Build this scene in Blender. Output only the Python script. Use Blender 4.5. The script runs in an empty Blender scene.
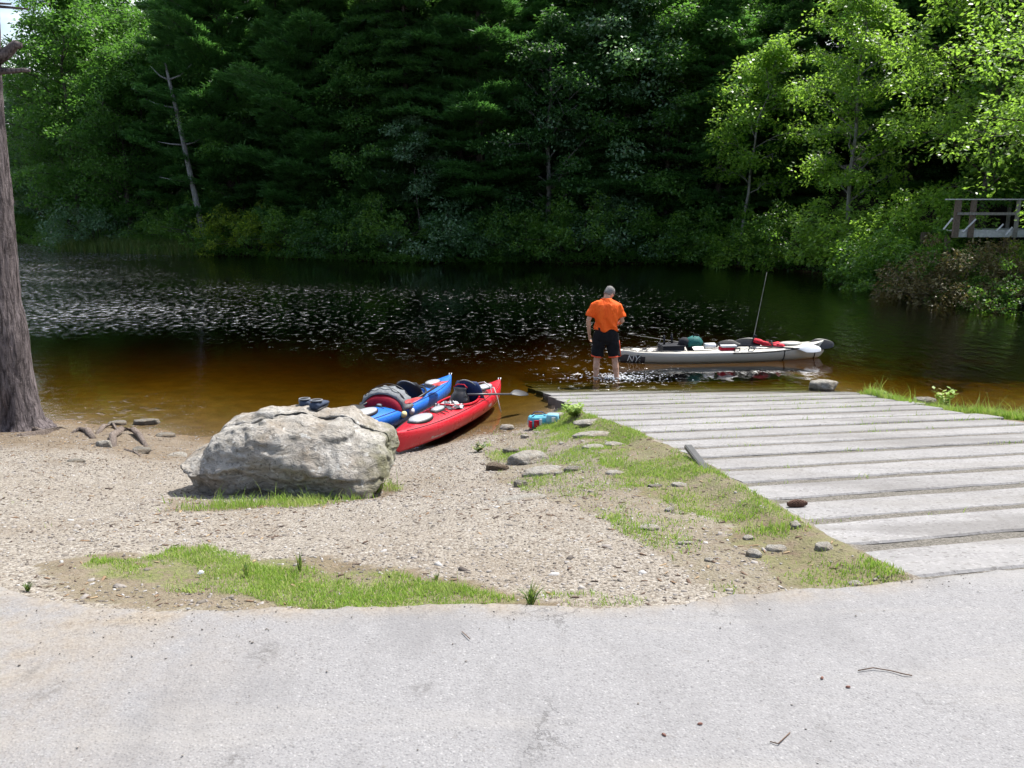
import bpy, bmesh, math, random
import numpy as np
from mathutils import Vector, Matrix, noise as mnoise
R = math.radians
rng = np.random.default_rng(7); random.seed(7)
scene = bpy.context.scene
col = scene.collection
# ------------------------------------------------------------------ camera numbers (used to measure the place)
FPX = 850.0; PITCH = R(12.2); CAMH = 3.2
def ray(px, py):
    a = (px-512)/FPX; b = -(py-384)/FPX
    c, s = math.cos(PITCH), math.sin(PITCH)
    return a, c+b*s, -s+b*c
def P(px, py, z=0.0):
    r = ray(px, py); t = (z-CAMH)/r[2]
    return r[0]*t, r[1]*t
def PY(px, py, y):
    r = ray(px, py); t = y/r[1]
    return r[0]*t, y, CAMH+r[2]*t
# ------------------------------------------------------------------ numpy value noise
_tab = rng.random((256, 256))
def vn(x, y):
    xi = np.floor(x).astype(int); yi = np.floor(y).astype(int)
    fx = x-xi; fy = y-yi; fx = fx*fx*(3-2*fx); fy = fy*fy*(3-2*fy)
    g = lambda i, j: _tab[i & 255, j & 255]
    return (g(xi, yi)*(1-fx)+g(xi+1, yi)*fx)*(1-fy)+(g(xi, yi+1)*(1-fx)+g(xi+1, yi+1)*fx)*fy
def fbm(x, y, o=4):
    x = np.asarray(x, float); y = np.asarray(y, float); r = 0; a = .5
    for k in range(o):
        r = r+a*(vn(x*2**k+17.3*k, y*2**k+5.1*k)-.5)*2; a *= .5
    return r
def sstep(a, b, x):
    t = np.clip((x-a)/(b-a), 0, 1); return t*t*(3-2*t)
def ipx(x, pts):
    return np.interp(x, [p[0] for p in pts], [p[1] for p in pts])
SHORE = [(-60,16),(-30,14),(-14,12.6),(-9,12.0),(-7.36,11.9),(-6.73,12.2),(-5.5,11.85),(-4.45,11.3),(-3.4,10.9),(-2.2,10.55),(-1.46,10.65),(-.9,11.0),(-.45,11.5),(.26,11.95),(.5,12.6),(.8,13.4),(3,14),(5.4,14.1),(6.2,13.25),(6.77,12.5),(7.5,12.05),(10,11.6),(30,11)]
EDGE = [(-40,6),(-10,4.6),(-4,3.95),(-2.9,3.72),(-2.35,3.62),(-2.03,3.47),(-1.64,3.37),(-1.18,3.4),(-.05,3.42),(.61,3.44),(1.11,3.52),(1.6,3.62),(1.9,3.69),(2.5,3.84),(6.1,4.89),(40,14)]
FAR = [(-90,76),(-60,74),(-45,70),(-37,66),(-29,56.5),(-15.4,50.5),(-6,45.6),(2.5,45.4),(9.6,44),(13.2,40),(14.6,36),(15.4,31),(16.4,27),(18,24.5),(22,21.5),(30,19),(60,18)]
XL = [(3.5,1.93),(4.0,1.85),(4.5,1.77),(5.8,1.71),(7.0,1.63),(8.1,1.49),(9.0,1.37),(10,1.17),(10.7,.97),(11.8,.85),(13,.68),(14.2,.50),(16,.2),(18,-.1)]
XR = [(3.5,6.2),(9.7,6.08),(11.7,5.95),(13.6,5.88),(15.2,5.65),(18,5.3)]
def terrain(x, y, fine=True):
    x = np.asarray(x, float); y = np.asarray(y, float)
    ys = ipx(x, SHORE)+.18*fbm(x*1.3, y*0+3); ye = ipx(x, EDGE); yf = ipx(x, FAR)+1.2*fbm(x*.25, y*0+9)
    s = np.clip((y-ye)/(ys-ye), 0, None)
    zl = np.where(s < 1, 1.45*(1-s), np.maximum(-(y-ys)*.062, -2.3))
    d = y-yf
    zf = np.where(d < 0, np.maximum(d*.5, -2.4), np.where(d < 1.4, d*.42, .6+(d-1.4)*.16))
    zf = zf+np.where(d > 0, .35*fbm(x*.3, y*.3)*sstep(0, 4, d), 0)
    z = np.where(y > ys, np.maximum(zl, zf), zl)
    z = np.where((s > 0), z+.10*fbm(x*.55+3, y*.55)*sstep(0, .25, s)*sstep(1.02, .8, s), z)
    zr = np.minimum(1.45, 1.964-.14*y)
    m = sstep(-.34, -.06, x-ipx(y, XL)-.25*sstep(11.3, 12.3, y))*sstep(-.15, .05, ipx(y, XR)-x)*sstep(17.5, 16.5, y)
    z = z*(1-m)+(np.minimum(zr, 1.45)+.006)*m
    z = z+.030*np.exp(-((x-ipx(y, XL)+.10)/.13)**2)*(y < 11.2)*(y > ye+.05)
    z = np.where((y <= ye), np.minimum(zr, 1.45), z)
    if fine:
        land = (s > 0) & (y < 20) & (m < .5)
        z = z+np.where(land, .016*fbm(x*3, y*3, 3)+.006*fbm(x*13, y*13, 2), 0)*sstep(0, .05, s)
        z = z+np.where(m > .5, .006*fbm(x*9, y*9, 3), 0)
    return z
def T(x, y): return float(terrain(np.array([x]), np.array([y]))[0])
def hit(px, py):
    r = ray(px, py); t = np.arange(1.5, 40, .02)
    x, y, z = r[0]*t, r[1]*t, CAMH+r[2]*t
    i = int(np.argmax(z < terrain(x, y)))
    return float(x[i]), float(y[i]), T(x[i], y[i])
# ------------------------------------------------------------------ object helpers
def link(o, parent=None):
    col.objects.link(o)
    if parent is not None: o.parent = parent
    return o
def tag(o, label, cat, group=None):
    if label: o['label'] = label
    if cat: o['category'] = cat
    if group: o['group'] = group
    return o
def kind(o, k): o['kind'] = k; return o
def thing(name, label, cat, loc=(0,0,0), rz=0, group=None, scale=1):
    o = bpy.data.objects.new(name, None); o.empty_display_size = .2
    link(o); o.location = loc; o.rotation_euler = (0, 0, rz); o.scale = (scale,)*3
    return tag(o, label, cat, group)
def mesh_obj(name, verts, faces, mat, parent=None, smooth=False):
    me = bpy.data.meshes.new(name)
    me.from_pydata([tuple(v) for v in verts], [], [tuple(int(i) for i in f) for f in faces]); me.update()
    if mat: me.materials.append(mat)
    if smooth: me.polygons.foreach_set('use_smooth', [True]*len(me.polygons))
    return link(bpy.data.objects.new(name, me), parent)
def np_mesh(name, V, F, mat, parent=None, smooth=False, uv=None):
    """V (n,3), F (m,k) all faces with k corners"""
    me = bpy.data.meshes.new(name); V = np.ascontiguousarray(V, np.float32); F = np.ascontiguousarray(F, np.int32)
    m, k = F.shape
    me.vertices.add(len(V)); me.vertices.foreach_set('co', V.ravel())
    me.loops.add(m*k); me.loops.foreach_set('vertex_index', F.ravel())
    me.polygons.add(m); me.polygons.foreach_set('loop_start', np.arange(0, m*k, k, dtype=np.int32))
    if smooth: me.polygons.foreach_set('use_smooth', np.ones(m, bool))
    me.update(calc_edges=True)
    if mat: me.materials.append(mat)
    return link(bpy.data.objects.new(name, me), parent)
class MB:
    def __init__(s): s.v = []; s.f = []
    def add(s, v, f, M=None):
        n = len(s.v)
        for p in v: s.v.append(tuple(M @ Vector(p)) if M is not None else tuple(p))
        for q in f: s.f.append([i+n for i in q])
        return s
    def box(s, c, d, rz=0, M=None, taper=1.0):
        cx, cy, cz = c; a, b, h = d[0]/2, d[1]/2, d[2]/2; cs, sn = math.cos(rz), math.sin(rz); v = []
        for (i, j, k) in ((-1,-1,-1),(1,-1,-1),(1,1,-1),(-1,1,-1),(-1,-1,1),(1,-1,1),(1,1,1),(-1,1,1)):
            t = taper if k > 0 else 1; x, y = i*a*t, j*b*t
            v.append((cx+x*cs-y*sn, cy+x*sn+y*cs, cz+k*h))
        return s.add(v, [(3,2,1,0),(4,5,6,7),(0,1,5,4),(1,2,6,5),(2,3,7,6),(3,0,4,7)], M)
    def tube(s, pts, rad, n=8, cap=True, flat=1.0, M=None):
        pts = [Vector(p) for p in pts]
        if not hasattr(rad, '__len__'): rad = [rad]*len(pts)
        V = []; F = []; up = Vector((0, 0, 1)); prev = None
        for i, p in enumerate(pts):
            d = (pts[min(i+1, len(pts)-1)]-pts[max(i-1, 0)]).normalized()
            if prev is None:
                a = d.cross(up)
                if a.length < .05: a = d.cross(Vector((0, 1, 0)))
            else: a = prev-d*prev.dot(d)
            a.normalize(); prev = a; b = d.cross(a)
            for k in range(n):
                t = 2*math.pi*k/n; V.append(p+a*(math.cos(t)*rad[i])+b*(math.sin(t)*rad[i]*flat))
        for i in range(len(pts)-1):
            for k in range(n):
                k2 = (k+1) % n; F.append((i*n+k, i*n+k2, (i+1)*n+k2, (i+1)*n+k))
        if cap: F.append(tuple(range(n-1, -1, -1))); F.append(tuple((len(pts)-1)*n+k for k in range(n)))
        return s.add(V, F, M)
    def loft(s, rings, cap=(True, True), M=None, close=True):
        n = len(rings[0]); V = [p for r in rings for p in r]; F = []
        for i in range(len(rings)-1):
            for k in range(n if close else n-1):
                k2 = (k+1) % n; F.append((i*n+k, i*n+k2, (i+1)*n+k2, (i+1)*n+k))
        if cap[0]: F.append(tuple(range(n-1, -1, -1)))
        if cap[1]: F.append(tuple((len(rings)-1)*n+k for k in range(n)))
        return s.add(V, F, M)
    def ball(s, c, r, nu=14, nv=10, M=None):
        if not hasattr(r, '__len__'): r = (r, r, r)
        rings = []
        for j in range(1, nv):
            ph = math.pi*j/nv-math.pi/2
            rings.append([(c[0]+r[0]*math.cos(ph)*math.cos(2*math.pi*k/nu), c[1]+r[1]*math.cos(ph)*math.sin(2*math.pi*k/nu), c[2]+r[2]*math.sin(ph)) for k in range(nu)])
        return s.loft(rings, (True, True), M)
    def build(s, name, mat, parent=None, smooth=False, bevel=0):
        o = mesh_obj(name, s.v, s.f, mat, parent, smooth)
        if bevel:
            m = o.modifiers.new('b', 'BEVEL'); m.width = bevel; m.segments = 2; m.limit_method = 'ANGLE'; m.angle_limit = R(35)
        return o
def apply_mods(o):
    dg = bpy.context.evaluated_depsgraph_get(); dg.update()
    me = bpy.data.meshes.new_from_object(o.evaluated_get(dg)); o.modifiers.clear(); o.data = me; return o
def ellipse(cx, cy, z, a, b, n=20, e=2.0, tilt=0, ty=0):
    r = []
    for k in range(n):
        t = 2*math.pi*k/n; c, s_ = math.cos(t), math.sin(t)
        x = a*math.copysign(abs(c)**(2/e), c); y = b*math.copysign(abs(s_)**(2/e), s_)
        r.append((cx+x, cy+y, z+tilt*x+ty*y))
    return r
# ------------------------------------------------------------------ materials
def new_mat(name):
    m = bpy.data.materials.new(name); m.use_nodes = True; nt = m.node_tree; nt.nodes.clear()
    out = nt.nodes.new('ShaderNodeOutputMaterial')
    return m, nt, out
class NT:
    def __init__(s, nt): s.nt = nt; s.L = nt.links.new
    def n(s, t, **kw):
        nd = s.nt.nodes.new(t)
        for k, v in kw.items():
            if k.startswith('i_'):
                key = k[2:]; key = int(key) if key.isdigit() else key.replace('_', ' ')
                s.set(nd, key, v)
            else: setattr(nd, k, v)
        return nd
    def set(s, nd, key, v):
        if hasattr(v, 'is_linked') or isinstance(v, bpy.types.NodeSocket): s.L(v, nd.inputs[key])
        else:
            if isinstance(v, tuple) and len(v) == 3 and nd.inputs[key].type == 'RGBA': v = v+(1,)
            nd.inputs[key].default_value = v
    def noise(s, vec, scale, detail=4, rough=.55, dist=0):
        nd = s.n('ShaderNodeTexNoise'); s.L(vec, nd.inputs['Vector'])
        nd.inputs['Scale'].default_value = scale; nd.inputs['Detail'].default_value = detail
        nd.inputs['Roughness'].default_value = rough; nd.inputs['Distortion'].default_value = dist
        return nd.outputs['Fac']
    def voro(s, vec, scale, feature='F1', out='Distance'):
        nd = s.n('ShaderNodeTexVoronoi', feature=feature); s.L(vec, nd.inputs['Vector']); nd.inputs['Scale'].default_value = scale
        return nd.outputs[out]
    def ramp(s, fac, stops, interp='LINEAR'):
        nd = s.n('ShaderNodeValToRGB'); s.L(fac, nd.inputs[0]); cr = nd.color_ramp; cr.interpolation = interp
        while len(cr.elements) < len(stops): cr.elements.new(.5)
        for e, (p, c) in zip(cr.elements, stops):
            e.position = p; e.color = (c, c, c, 1) if not hasattr(c, '__len__') else tuple(c)+(1,)
        return nd.outputs[0]
    def mix(s, fac, a, b, mode='MIX'):
        nd = s.n('ShaderNodeMix', data_type='RGBA', blend_type=mode)
        for key, v in (('Factor', fac), ('A', a), ('B', b)):
            i = [q for q in nd.inputs if q.name == key and (q.type == ('VALUE' if key == 'Factor' else 'RGBA'))][0]
            if isinstance(v, bpy.types.NodeSocket): s.L(v, i)
            else: i.default_value = v if key == 'Factor' else tuple(v)+(1,)
        return [q for q in nd.outputs if q.type == 'RGBA'][0]
    def math(s, op, a, b=0.0, clamp=False):
        nd = s.n('ShaderNodeMath', operation=op); nd.use_clamp = clamp
        for i, v in enumerate((a, b)):
            if isinstance(v, bpy.types.NodeSocket): s.L(v, nd.inputs[i])
            else: nd.inputs[i].default_value = v
        return nd.outputs[0]
    def bump(s, h, strength=.5, dist=.01, normal=None):
        nd = s.n('ShaderNodeBump'); s.L(h, nd.inputs['Height']); nd.inputs['Strength'].default_value = strength
        nd.inputs['Distance'].default_value = dist
        if normal is not None: s.L(normal, nd.inputs['Normal'])
        return nd.outputs[0]
    def pos(s): return s.n('ShaderNodeNewGeometry').outputs['Position']
    def obj(s): return s.n('ShaderNodeTexCoord').outputs['Object']
    def mapping(s, vec, sc=(1,1,1), rot=(0,0,0), loc=(0,0,0)):
        nd = s.n('ShaderNodeMapping'); s.L(vec, nd.inputs[0]); nd.inputs['Scale'].default_value = sc; nd.inputs['Rotation'].default_value = rot
        nd.inputs['Location'].default_value = loc
        return nd.outputs[0]
    def dim(s, c, k): return s.mix(1.0, c, (k, k, k) if not hasattr(k, '__len__') else k, 'MULTIPLY')
    def pbsdf(s, colr, rough=.8, spec=.3, normal=None, **kw):
        b = s.n('ShaderNodeBsdfPrincipled'); s.set(b, 'Base Color', colr); s.set(b, 'Roughness', rough); s.set(b, 'Specular IOR Level', spec)
        if normal is not None: s.L(normal, b.inputs['Normal'])
        for k, v in kw.items(): s.set(b, k.replace('_', ' '), v)
        return b
def simple(name, c, rough=.6, spec=.4, var=.12, scale=30, bump=.0, metal=0, dirt=None, dscale=6):
    """a plain surface with real-life unevenness"""
    m, nt, out = new_mat(name); n = NT(nt); o = n.obj()
    f = n.noise(o, scale, 5); f2 = n.noise(o, scale*.17, 3)
    lo = tuple(max(0, q*(1-var)) for q in c); hi = tuple(min(1, q*(1+var)) for q in c)
    cc = n.mix(n.ramp(f, [(.3, 0), (.7, 1)]), lo, hi)
    if dirt: cc = n.mix(n.ramp(n.noise(o, dscale, 6, .65), [(.5, 0), (.72, .8)]), cc, dirt)
    rr = n.math('ADD', n.math('MULTIPLY', f2, .25), rough-.12)
    nm = n.bump(f, bump, .004) if bump else None
    b = n.pbsdf(cc, rr, spec, nm, Metallic=metal); nt.links.new(b.outputs[0], out.inputs[0]); return m
# ------------------------------------------------------------------ world, sun, camera
SUN_AZ, SUN_EL = R(46), R(59)
w = bpy.data.worlds.new('World'); scene.world = w; w.use_nodes = True
wn = w.node_tree; wn.nodes.clear()
sky = wn.nodes.new('ShaderNodeTexSky'); sky.sky_type = 'NISHITA'; sky.sun_disc = False
sky.sun_elevation = SUN_EL; sky.sun_rotation = SUN_AZ; sky.air_density = 1.0; sky.dust_density = 2.0; sky.ozone_density = 1.0
bg = wn.nodes.new('ShaderNodeBackground'); bg.inputs[1].default_value = .118
wq = NT(wn); tcw = wn.nodes.new('ShaderNodeTexCoord')                  # broken cloud over the blue, added for whiter sky, reflections and fill
cm = wq.mapping(tcw.outputs['Generated'], (1, 1, 2.2)); sx = wn.nodes.new('ShaderNodeSeparateXYZ'); wn.links.new(tcw.outputs['Generated'], sx.inputs[0])
cf = wq.math('MULTIPLY', wq.ramp(wq.noise(cm, 2.1, 6, .58), [(.40, 0), (.54, 1)]), wq.ramp(sx.outputs[1], [(.0, .12), (.35, 1)]))   # added cloud weighted to the far side: bright water reflections, little fill from behind
skyc = wq.mix(cf, sky.outputs[0], (9.5, 9.8, 10.2))
wo = wn.nodes.new('ShaderNodeOutputWorld'); wn.links.new(skyc, bg.inputs[0]); wn.links.new(bg.outputs[0], wo.inputs[0])
sd = bpy.data.lights.new('sun', 'SUN'); sd.energy = 4.6; sd.angle = R(.5); sd.color = (1, .965, .91)
so = link(bpy.data.objects.new('sun', sd)); so.location = (10, 10, 30)
sdir = Vector((math.sin(SUN_AZ)*math.cos(SUN_EL), math.cos(SUN_AZ)*math.cos(SUN_EL), math.sin(SUN_EL)))
so.rotation_euler = sdir.to_track_quat('Z', 'Y').to_euler()
cd = bpy.data.cameras.new('camera'); co = link(bpy.data.objects.new('camera', cd)); scene.camera = co
co.location = (0, 0, CAMH); co.rotation_euler = (R(90)-PITCH, 0, 0)
cd.sensor_width = 36; cd.lens = FPX/1024*36; cd.clip_end = 600; cd.clip_start = .05
scene.view_settings.view_transform = 'Standard'; scene.view_settings.look = 'None'
scene.view_settings.gamma = 1; scene.view_settings.exposure = .84
try: scene.view_settings.use_curve_mapping = False
except Exception: pass
cy = scene.cycles
cy.max_bounces = 7; cy.diffuse_bounces = 2; cy.glossy_bounces = 2; cy.transmission_bounces = 3; cy.transparent_max_bounces = 8; cy.volume_bounces = 0
cy.caustics_reflective = False; cy.caustics_refractive = False; cy.sample_clamp_indirect = 4; cy.sample_clamp_direct = 0
cy.use_denoising = True
try: cy.denoiser = 'OPENIMAGEDENOISE'; cy.denoising_input_passes = 'RGB_ALBEDO_NORMAL'
except Exception: pass
cy.use_adaptive_sampling = True; cy.adaptive_threshold = .02

# ------------------------------------------------------------------ ground sheet
def mat_ground():
    m, nt, out = new_mat('ground_gravel_soil'); n = NT(nt); p = n.pos()
    at = n.n('ShaderNodeVertexColor', layer_name='zone'); sep = n.n('ShaderNodeSeparateColor'); nt.links.new(at.outputs[0], sep.inputs[0])
    zr, zg, zb = sep.outputs[0], sep.outputs[1], sep.outputs[2]      # forest, soil, darker grey gravel of the ramp
    big = n.noise(p, .9, 4); mid = n.noise(p, 5, 5, .6)
    v1 = n.n('ShaderNodeTexVoronoi'); nt.links.new(p, v1.inputs['Vector']); v1.inputs['Scale'].default_value = 42
    v2 = n.n('ShaderNodeTexVoronoi'); nt.links.new(p, v2.inputs['Vector']); v2.inputs['Scale'].default_value = 95
    hs = n.n('ShaderNodeSeparateColor'); nt.links.new(v1.outputs['Color'], hs.inputs[0])
    hs2 = n.n('ShaderNodeSeparateColor'); nt.links.new(v2.outputs['Color'], hs2.inputs[0])
    stone = n.ramp(hs.outputs[0], [(0, (.10, .08, .065)), (.16, (.24, .205, .175)), (.55, (.40, .355, .31)), (.85, (.50, .455, .41)), (1, (.66, .63, .60))])
    grit = n.ramp(hs2.outputs[1], [(0, (.16, .13, .105)), (.4, (.34, .30, .255)), (1, (.50, .46, .41))])
    gravel = n.mix(n.ramp(v1.outputs['Distance'], [(.35, 0), (.6, 1)]), stone, grit)
    gravel = n.mix(n.ramp(mid, [(.35, .0), (.62, .55)]), gravel, grit)
    soil = n.mix(n.ramp(mid, [(.3, 0), (.7, 1)]), (.21, .16, .11), (.33, .265, .195))
    soil = n.mix(n.ramp(hs2.outputs[0], [(.0, .5), (.5, .1)]), soil, (.13, .09, .06))
    c = n.mix(n.math('ADD', zg, n.ramp(big, [(.45, -.0), (.7, .35)]), True), gravel, soil)
    gcol = n.mix(n.ramp(n.noise(p, 22, 5, .7), [(.35, 0), (.65, 1)]), (.13, .16, .05), (.27, .31, .10))
    c = n.mix(n.math('MULTIPLY', at.outputs['Alpha'], n.ramp(n.noise(p, 9, 5, .7), [(.36, .0), (.55, .8)]), True), c, gcol)
    litter = n.mix(n.ramp(mid, [(.3, 0), (.7, 1)]), (.016, .012, .007), (.04, .03, .017))
    c = n.mix(zr, c, litter)
    c = n.mix(n.math('MULTIPLY', zb, .8), c, n.mix(n.ramp(hs2.outputs[0], [(.1, 0), (.9, 1)]), (.09, .085, .075), (.25, .235, .215)))
    sep2 = n.n('ShaderNodeSeparateXYZ'); nt.links.new(p, sep2.inputs[0]); z = sep2.outputs[2]
    mr = n.n('ShaderNodeMapRange'); nt.links.new(z, mr.inputs[0]); mr.inputs[1].default_value = .07; mr.inputs[2].default_value = -.03
    wet = mr.outputs[0]
    bed = n.mix(n.ramp(n.noise(p, 3.2, 5, .6), [(.35, 0), (.65, 1)]), (.17, .105, .045), (.28, .18, .08))
    bed = n.mix(n.ramp(n.voro(p, 11), [(.06, .55), (.2, 0)]), bed, (.09, .07, .04))
    c = n.mix(wet, c, bed); c = n.mix(n.math('MULTIPLY', wet, .35), c, (.12, .09, .055))
    h = n.math('ADD', n.math('MULTIPLY', n.ramp(v1.outputs['Distance'], [(0, 1), (.6, 0)]), .6), n.math('MULTIPLY', n.ramp(v2.outputs['Distance'], [(0, 1), (.6, 0)]), .35))
    h = n.math('ADD', h, n.math('MULTIPLY', mid, .8))
    b = n.pbsdf(n.dim(c, (.645, .64, .62)), .92, .2, n.bump(h, .7, .018)); nt.links.new(b.outputs[0], out.inputs[0]); return m
def axis(lo, hi, a, b, step, grow=1.09):
    xs = list(np.arange(a, b, step)); s = step; x = xs[-1]
    while x < hi: s *= grow; x += s; xs.append(x)
    s = step; x = xs[0]
    while x > lo: s *= grow; x -= s; xs.insert(0, x)
    return np.array(xs)
xs = axis(-130, 130, -8.5, 8.5, .05, 1.06); ysx = axis(-40, 190, 3.0, 16, .05, 1.045)
X, Y = np.meshgrid(xs, ysx); Z = terrain(X, Y)
nx, ny = len(xs), len(ysx)
idx = np.arange(nx*ny).reshape(ny, nx)
F = np.stack([idx[:-1, :-1], idx[:-1, 1:], idx[1:, 1:], idx[1:, :-1]], -1).reshape(-1, 4)
Z = np.where(Y < ipx(X, EDGE)-.3, Z-.06, Z)
gm = mat_ground()
ground = np_mesh('ground', np.stack([X, Y, Z], -1).reshape(-1, 3), F, gm, smooth=True); kind(ground, 'structure')
# zones: soil under the grass and beside the pine
def poly_mask(x, y, poly):
    x = np.asarray(x); y = np.asarray(y); ins = np.zeros(x.shape, bool); n = len(poly)
    for i in range(n):
        x1, y1 = poly[i]; x2, y2 = poly[(i+1) % n]
        c = ((y1 > y) != (y2 > y)) & (x < (x2-x1)*(y-y1)/(y2-y1+1e-9)+x1); ins ^= c
    return ins
def poly_w(pix): return [hit(a, b)[:2] for a, b in pix]
PA = poly_w([(68,570),(92,560),(140,560),(178,548),(205,546),(262,557),(320,574),(380,574),(430,582),(500,592),(520,600),(480,608),(420,609),(360,609),(310,611),(262,603),(225,597),(165,588),(120,582),(84,580)])
PB = poly_w([(556,410),(584,410),(616,422),(652,437),(694,457),(728,474),(760,492),(796,515),(834,540),(884,566),(918,583),(862,592),(800,590),(770,572),(752,552),(722,528),(690,512),(655,498),(622,486),(606,468),(590,446),(560,432),(536,430)])
PB2 = poly_w([(500,432),(560,430),(610,445),(640,480),(700,520),(770,560),(800,592),(720,600),(640,540),(560,500),(500,480),(480,450)])
PC = poly_w([(160,512),(176,498),(250,502),(330,497),(392,484),(398,492),(330,506),(260,508),(190,512)])
PE = poly_w([(400,597),(560,592),(650,600),(640,607),(500,610),(400,610)])
PAE = poly_w([(20,566),(120,552),(300,560),(520,588),(560,604),(400,612),(150,612),(60,604)])
fx, fy = X.ravel(), Y.ravel()
zone = np.zeros((len(fx), 4), np.float32); zone[:, 3] = 1
yf = ipx(fx, FAR); zone[:, 0] = sstep(-2.5, -1.2, fy-yf)
soil = np.zeros(len(fx))
near = (np.abs(fx) < 12) & (fy > 2.5) & (fy < 16)
ns = fbm(fx[near]*2.2, fy[near]*2.2, 4)
q = np.zeros(near.sum())
for poly, wgt in ((PA, .75), (PAE, .8), (PB, .8), (PB2, .45), (PC, .7)):
    q = np.maximum(q, poly_mask(fx[near]+ns*.15, fy[near]+ns*.15, poly)*wgt)
q = np.maximum(q, .9*sstep(2.6, 1.2, np.hypot(fx[near]+6.4, (fy[near]-10.6)*1.2)+ns*1.0))
q = np.maximum(q, .8*sstep(-2.0, -3.6, fx[near]+ns*.8)*sstep(8.0, 9.6, fy[near]+ns))
soil[near] = q
ga = np.zeros(near.sum())
for poly, wgt in ((PA, .85), (PB, .55), (PB2, .15), (PAE, .15)): ga = np.maximum(ga, poly_mask(fx[near]+ns*.12, fy[near]+ns*.12, poly)*wgt)
zone[:, 3] = 0; zone[near, 3] = ga; soil[(fx > 6.2) & (fy < 13)] = .8
zone[:, 1] = soil
zone[:, 2] = sstep(-.02, .08, fx-ipx(fy, XL))*sstep(0, .05, ipx(fy, XR)-fx)*(fy > ipx(fx, EDGE)+.02)*(fy < 18)
ca = ground.data.color_attributes.new('zone', 'FLOAT_COLOR', 'POINT'); ca.data.foreach_set('color', zone.ravel())

# ------------------------------------------------------------------ pavement
def mat_pavement():
    m, nt, out = new_mat('worn_pavement'); n = NT(nt); p = n.pos()
    v1 = n.n('ShaderNodeTexVoronoi'); nt.links.new(p, v1.inputs['Vector']); v1.inputs['Scale'].default_value = 75
    v2 = n.n('ShaderNodeTexVoronoi'); nt.links.new(p, v2.inputs['Vector']); v2.inputs['Scale'].default_value = 190
    a = n.n('ShaderNodeSeparateColor'); nt.links.new(v1.outputs['Color'], a.inputs[0])
    b2 = n.n('ShaderNodeSeparateColor'); nt.links.new(v2.outputs['Color'], b2.inputs[0])
    big = n.noise(p, .7, 5, .6); mid = n.noise(p, 6, 6, .65); fine = n.noise(p, 60, 3, .6)
    base = n.mix(n.ramp(mid, [(.3, 0), (.7, 1)]), (.335, .333, .345), (.405, .400, .405))
    base = n.mix(n.ramp(big, [(.35, 0), (.65, .6)]), base, (.43, .425, .43))
    chips = n.ramp(a.outputs[0], [(0, (.17, .165, .175)), (.1, (.30, .30, .31)), (.5, (.385, .38, .39)), (.88, (.43, .43, .44)), (1, (.66, .655, .66))])
    base = n.mix(n.math('MULTIPLY', n.ramp(v1.outputs['Distance'], [(.25, 1), (.5, .2)]), 1.0), base, chips)
    g2 = n.ramp(b2.outputs[0], [(0, (.22, .215, .22)), (.2, (.36, .355, .365)), (.9, (.44, .44, .45)), (1, (.62, .62, .62))])
    base = n.mix(.5, base, g2)
    # sand blown over the left side and along the edge
    at = n.n('ShaderNodeVertexColor', layer_name='sand'); sp = n.n('ShaderNodeSeparateColor'); nt.links.new(at.outputs[0], sp.inputs[0])
    sf = n.math('MULTIPLY', sp.outputs[0], n.ramp(n.noise(p, 3.5, 6, .7), [(.35, .1), (.62, 1)]), True)
    base = n.mix(sf, base, n.mix(n.ramp(fine, [(.35, 0), (.65, 1)]), (.33, .27, .205), (.50, .44, .36)))
    # oil-dark spots, hair cracks
    sf2 = n.math('MULTIPLY', sp.outputs[1], n.ramp(n.noise(p, 28, 4, .7), [(.42, 0), (.56, 1)]), True)
    base = n.mix(n.math('MULTIPLY', sf2, .75), base, (.12, .11, .105))
    cr = n.voro(n.mapping(p, (1, 1, 1)), .9, 'DISTANCE_TO_EDGE')
    wob = n.noise(p, 5, 6, .7); cv = n.n('ShaderNodeVectorMath', operation='ADD'); nt.links.new(p, cv.inputs[0])
    cmb = n.n('ShaderNodeCombineXYZ'); nt.links.new(n.math('MULTIPLY', wob, .5), cmb.inputs[0]); nt.links.new(n.math('MULTIPLY', mid, .5), cmb.inputs[1]); nt.links.new(cmb.outputs[0], cv.inputs[1])
    crk = n.ramp(n.voro(cv.outputs[0], .55, 'DISTANCE_TO_EDGE'), [(0, 1), (.004, 0)])
    pt = n.ramp(n.noise(n.mapping(p, (1, .45, 1), (0, 0, R(12))), 2.6, 6, .7), [(.34, 1), (.50, 0), (.72, 0)])
    base = n.mix(n.math('MULTIPLY', pt, .45), base, (.26, .255, .26))
    wr = n.ramp(n.noise(n.mapping(p, (.35, 2.2, 1), (0, 0, R(4))), 1.5, 4, .6), [(.52, 0), (.7, 1)])
    base = n.mix(n.math('MULTIPLY', wr, .35), base, (.50, .48, .45))
    pk = n.ramp(n.noise(p, 17, 6, .75), [(.60, 0), (.68, 1)]); base = n.mix(n.math('MULTIPLY', pk, .5), base, (.24, .22, .205))
    crk = n.math('MULTIPLY', crk, n.ramp(n.noise(p, 1.3, 3), [(.5, 0), (.6, .55)]), True)
    base = n.mix(crk, base, (.17, .16, .155))
    h = n.math('ADD', n.math('MULTIPLY', n.ramp(v1.outputs['Distance'], [(0, 1), (.5, 0)]), .6), n.math('MULTIPLY', fine, .7))
    h = n.math('SUBTRACT', h, crk)
    b = n.pbsdf(n.dim(base, (.545, .535, .525)), .85, .35, n.bump(h, .7, .005)); nt.links.new(b.outputs[0], out.inputs[0]); return m
pxs = axis(-45, 45, -6, 8, .04, 1.12)
tt = np.concatenate([[-14, -8, -4, -1, .5, 1.5], np.arange(2.0, 3.3, .05)])
rows = []
ye = ipx(pxs, EDGE)+.045*fbm(pxs*3.1, pxs*0, 4)+.022*fbm(pxs*17, pxs*0+4, 3)
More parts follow.
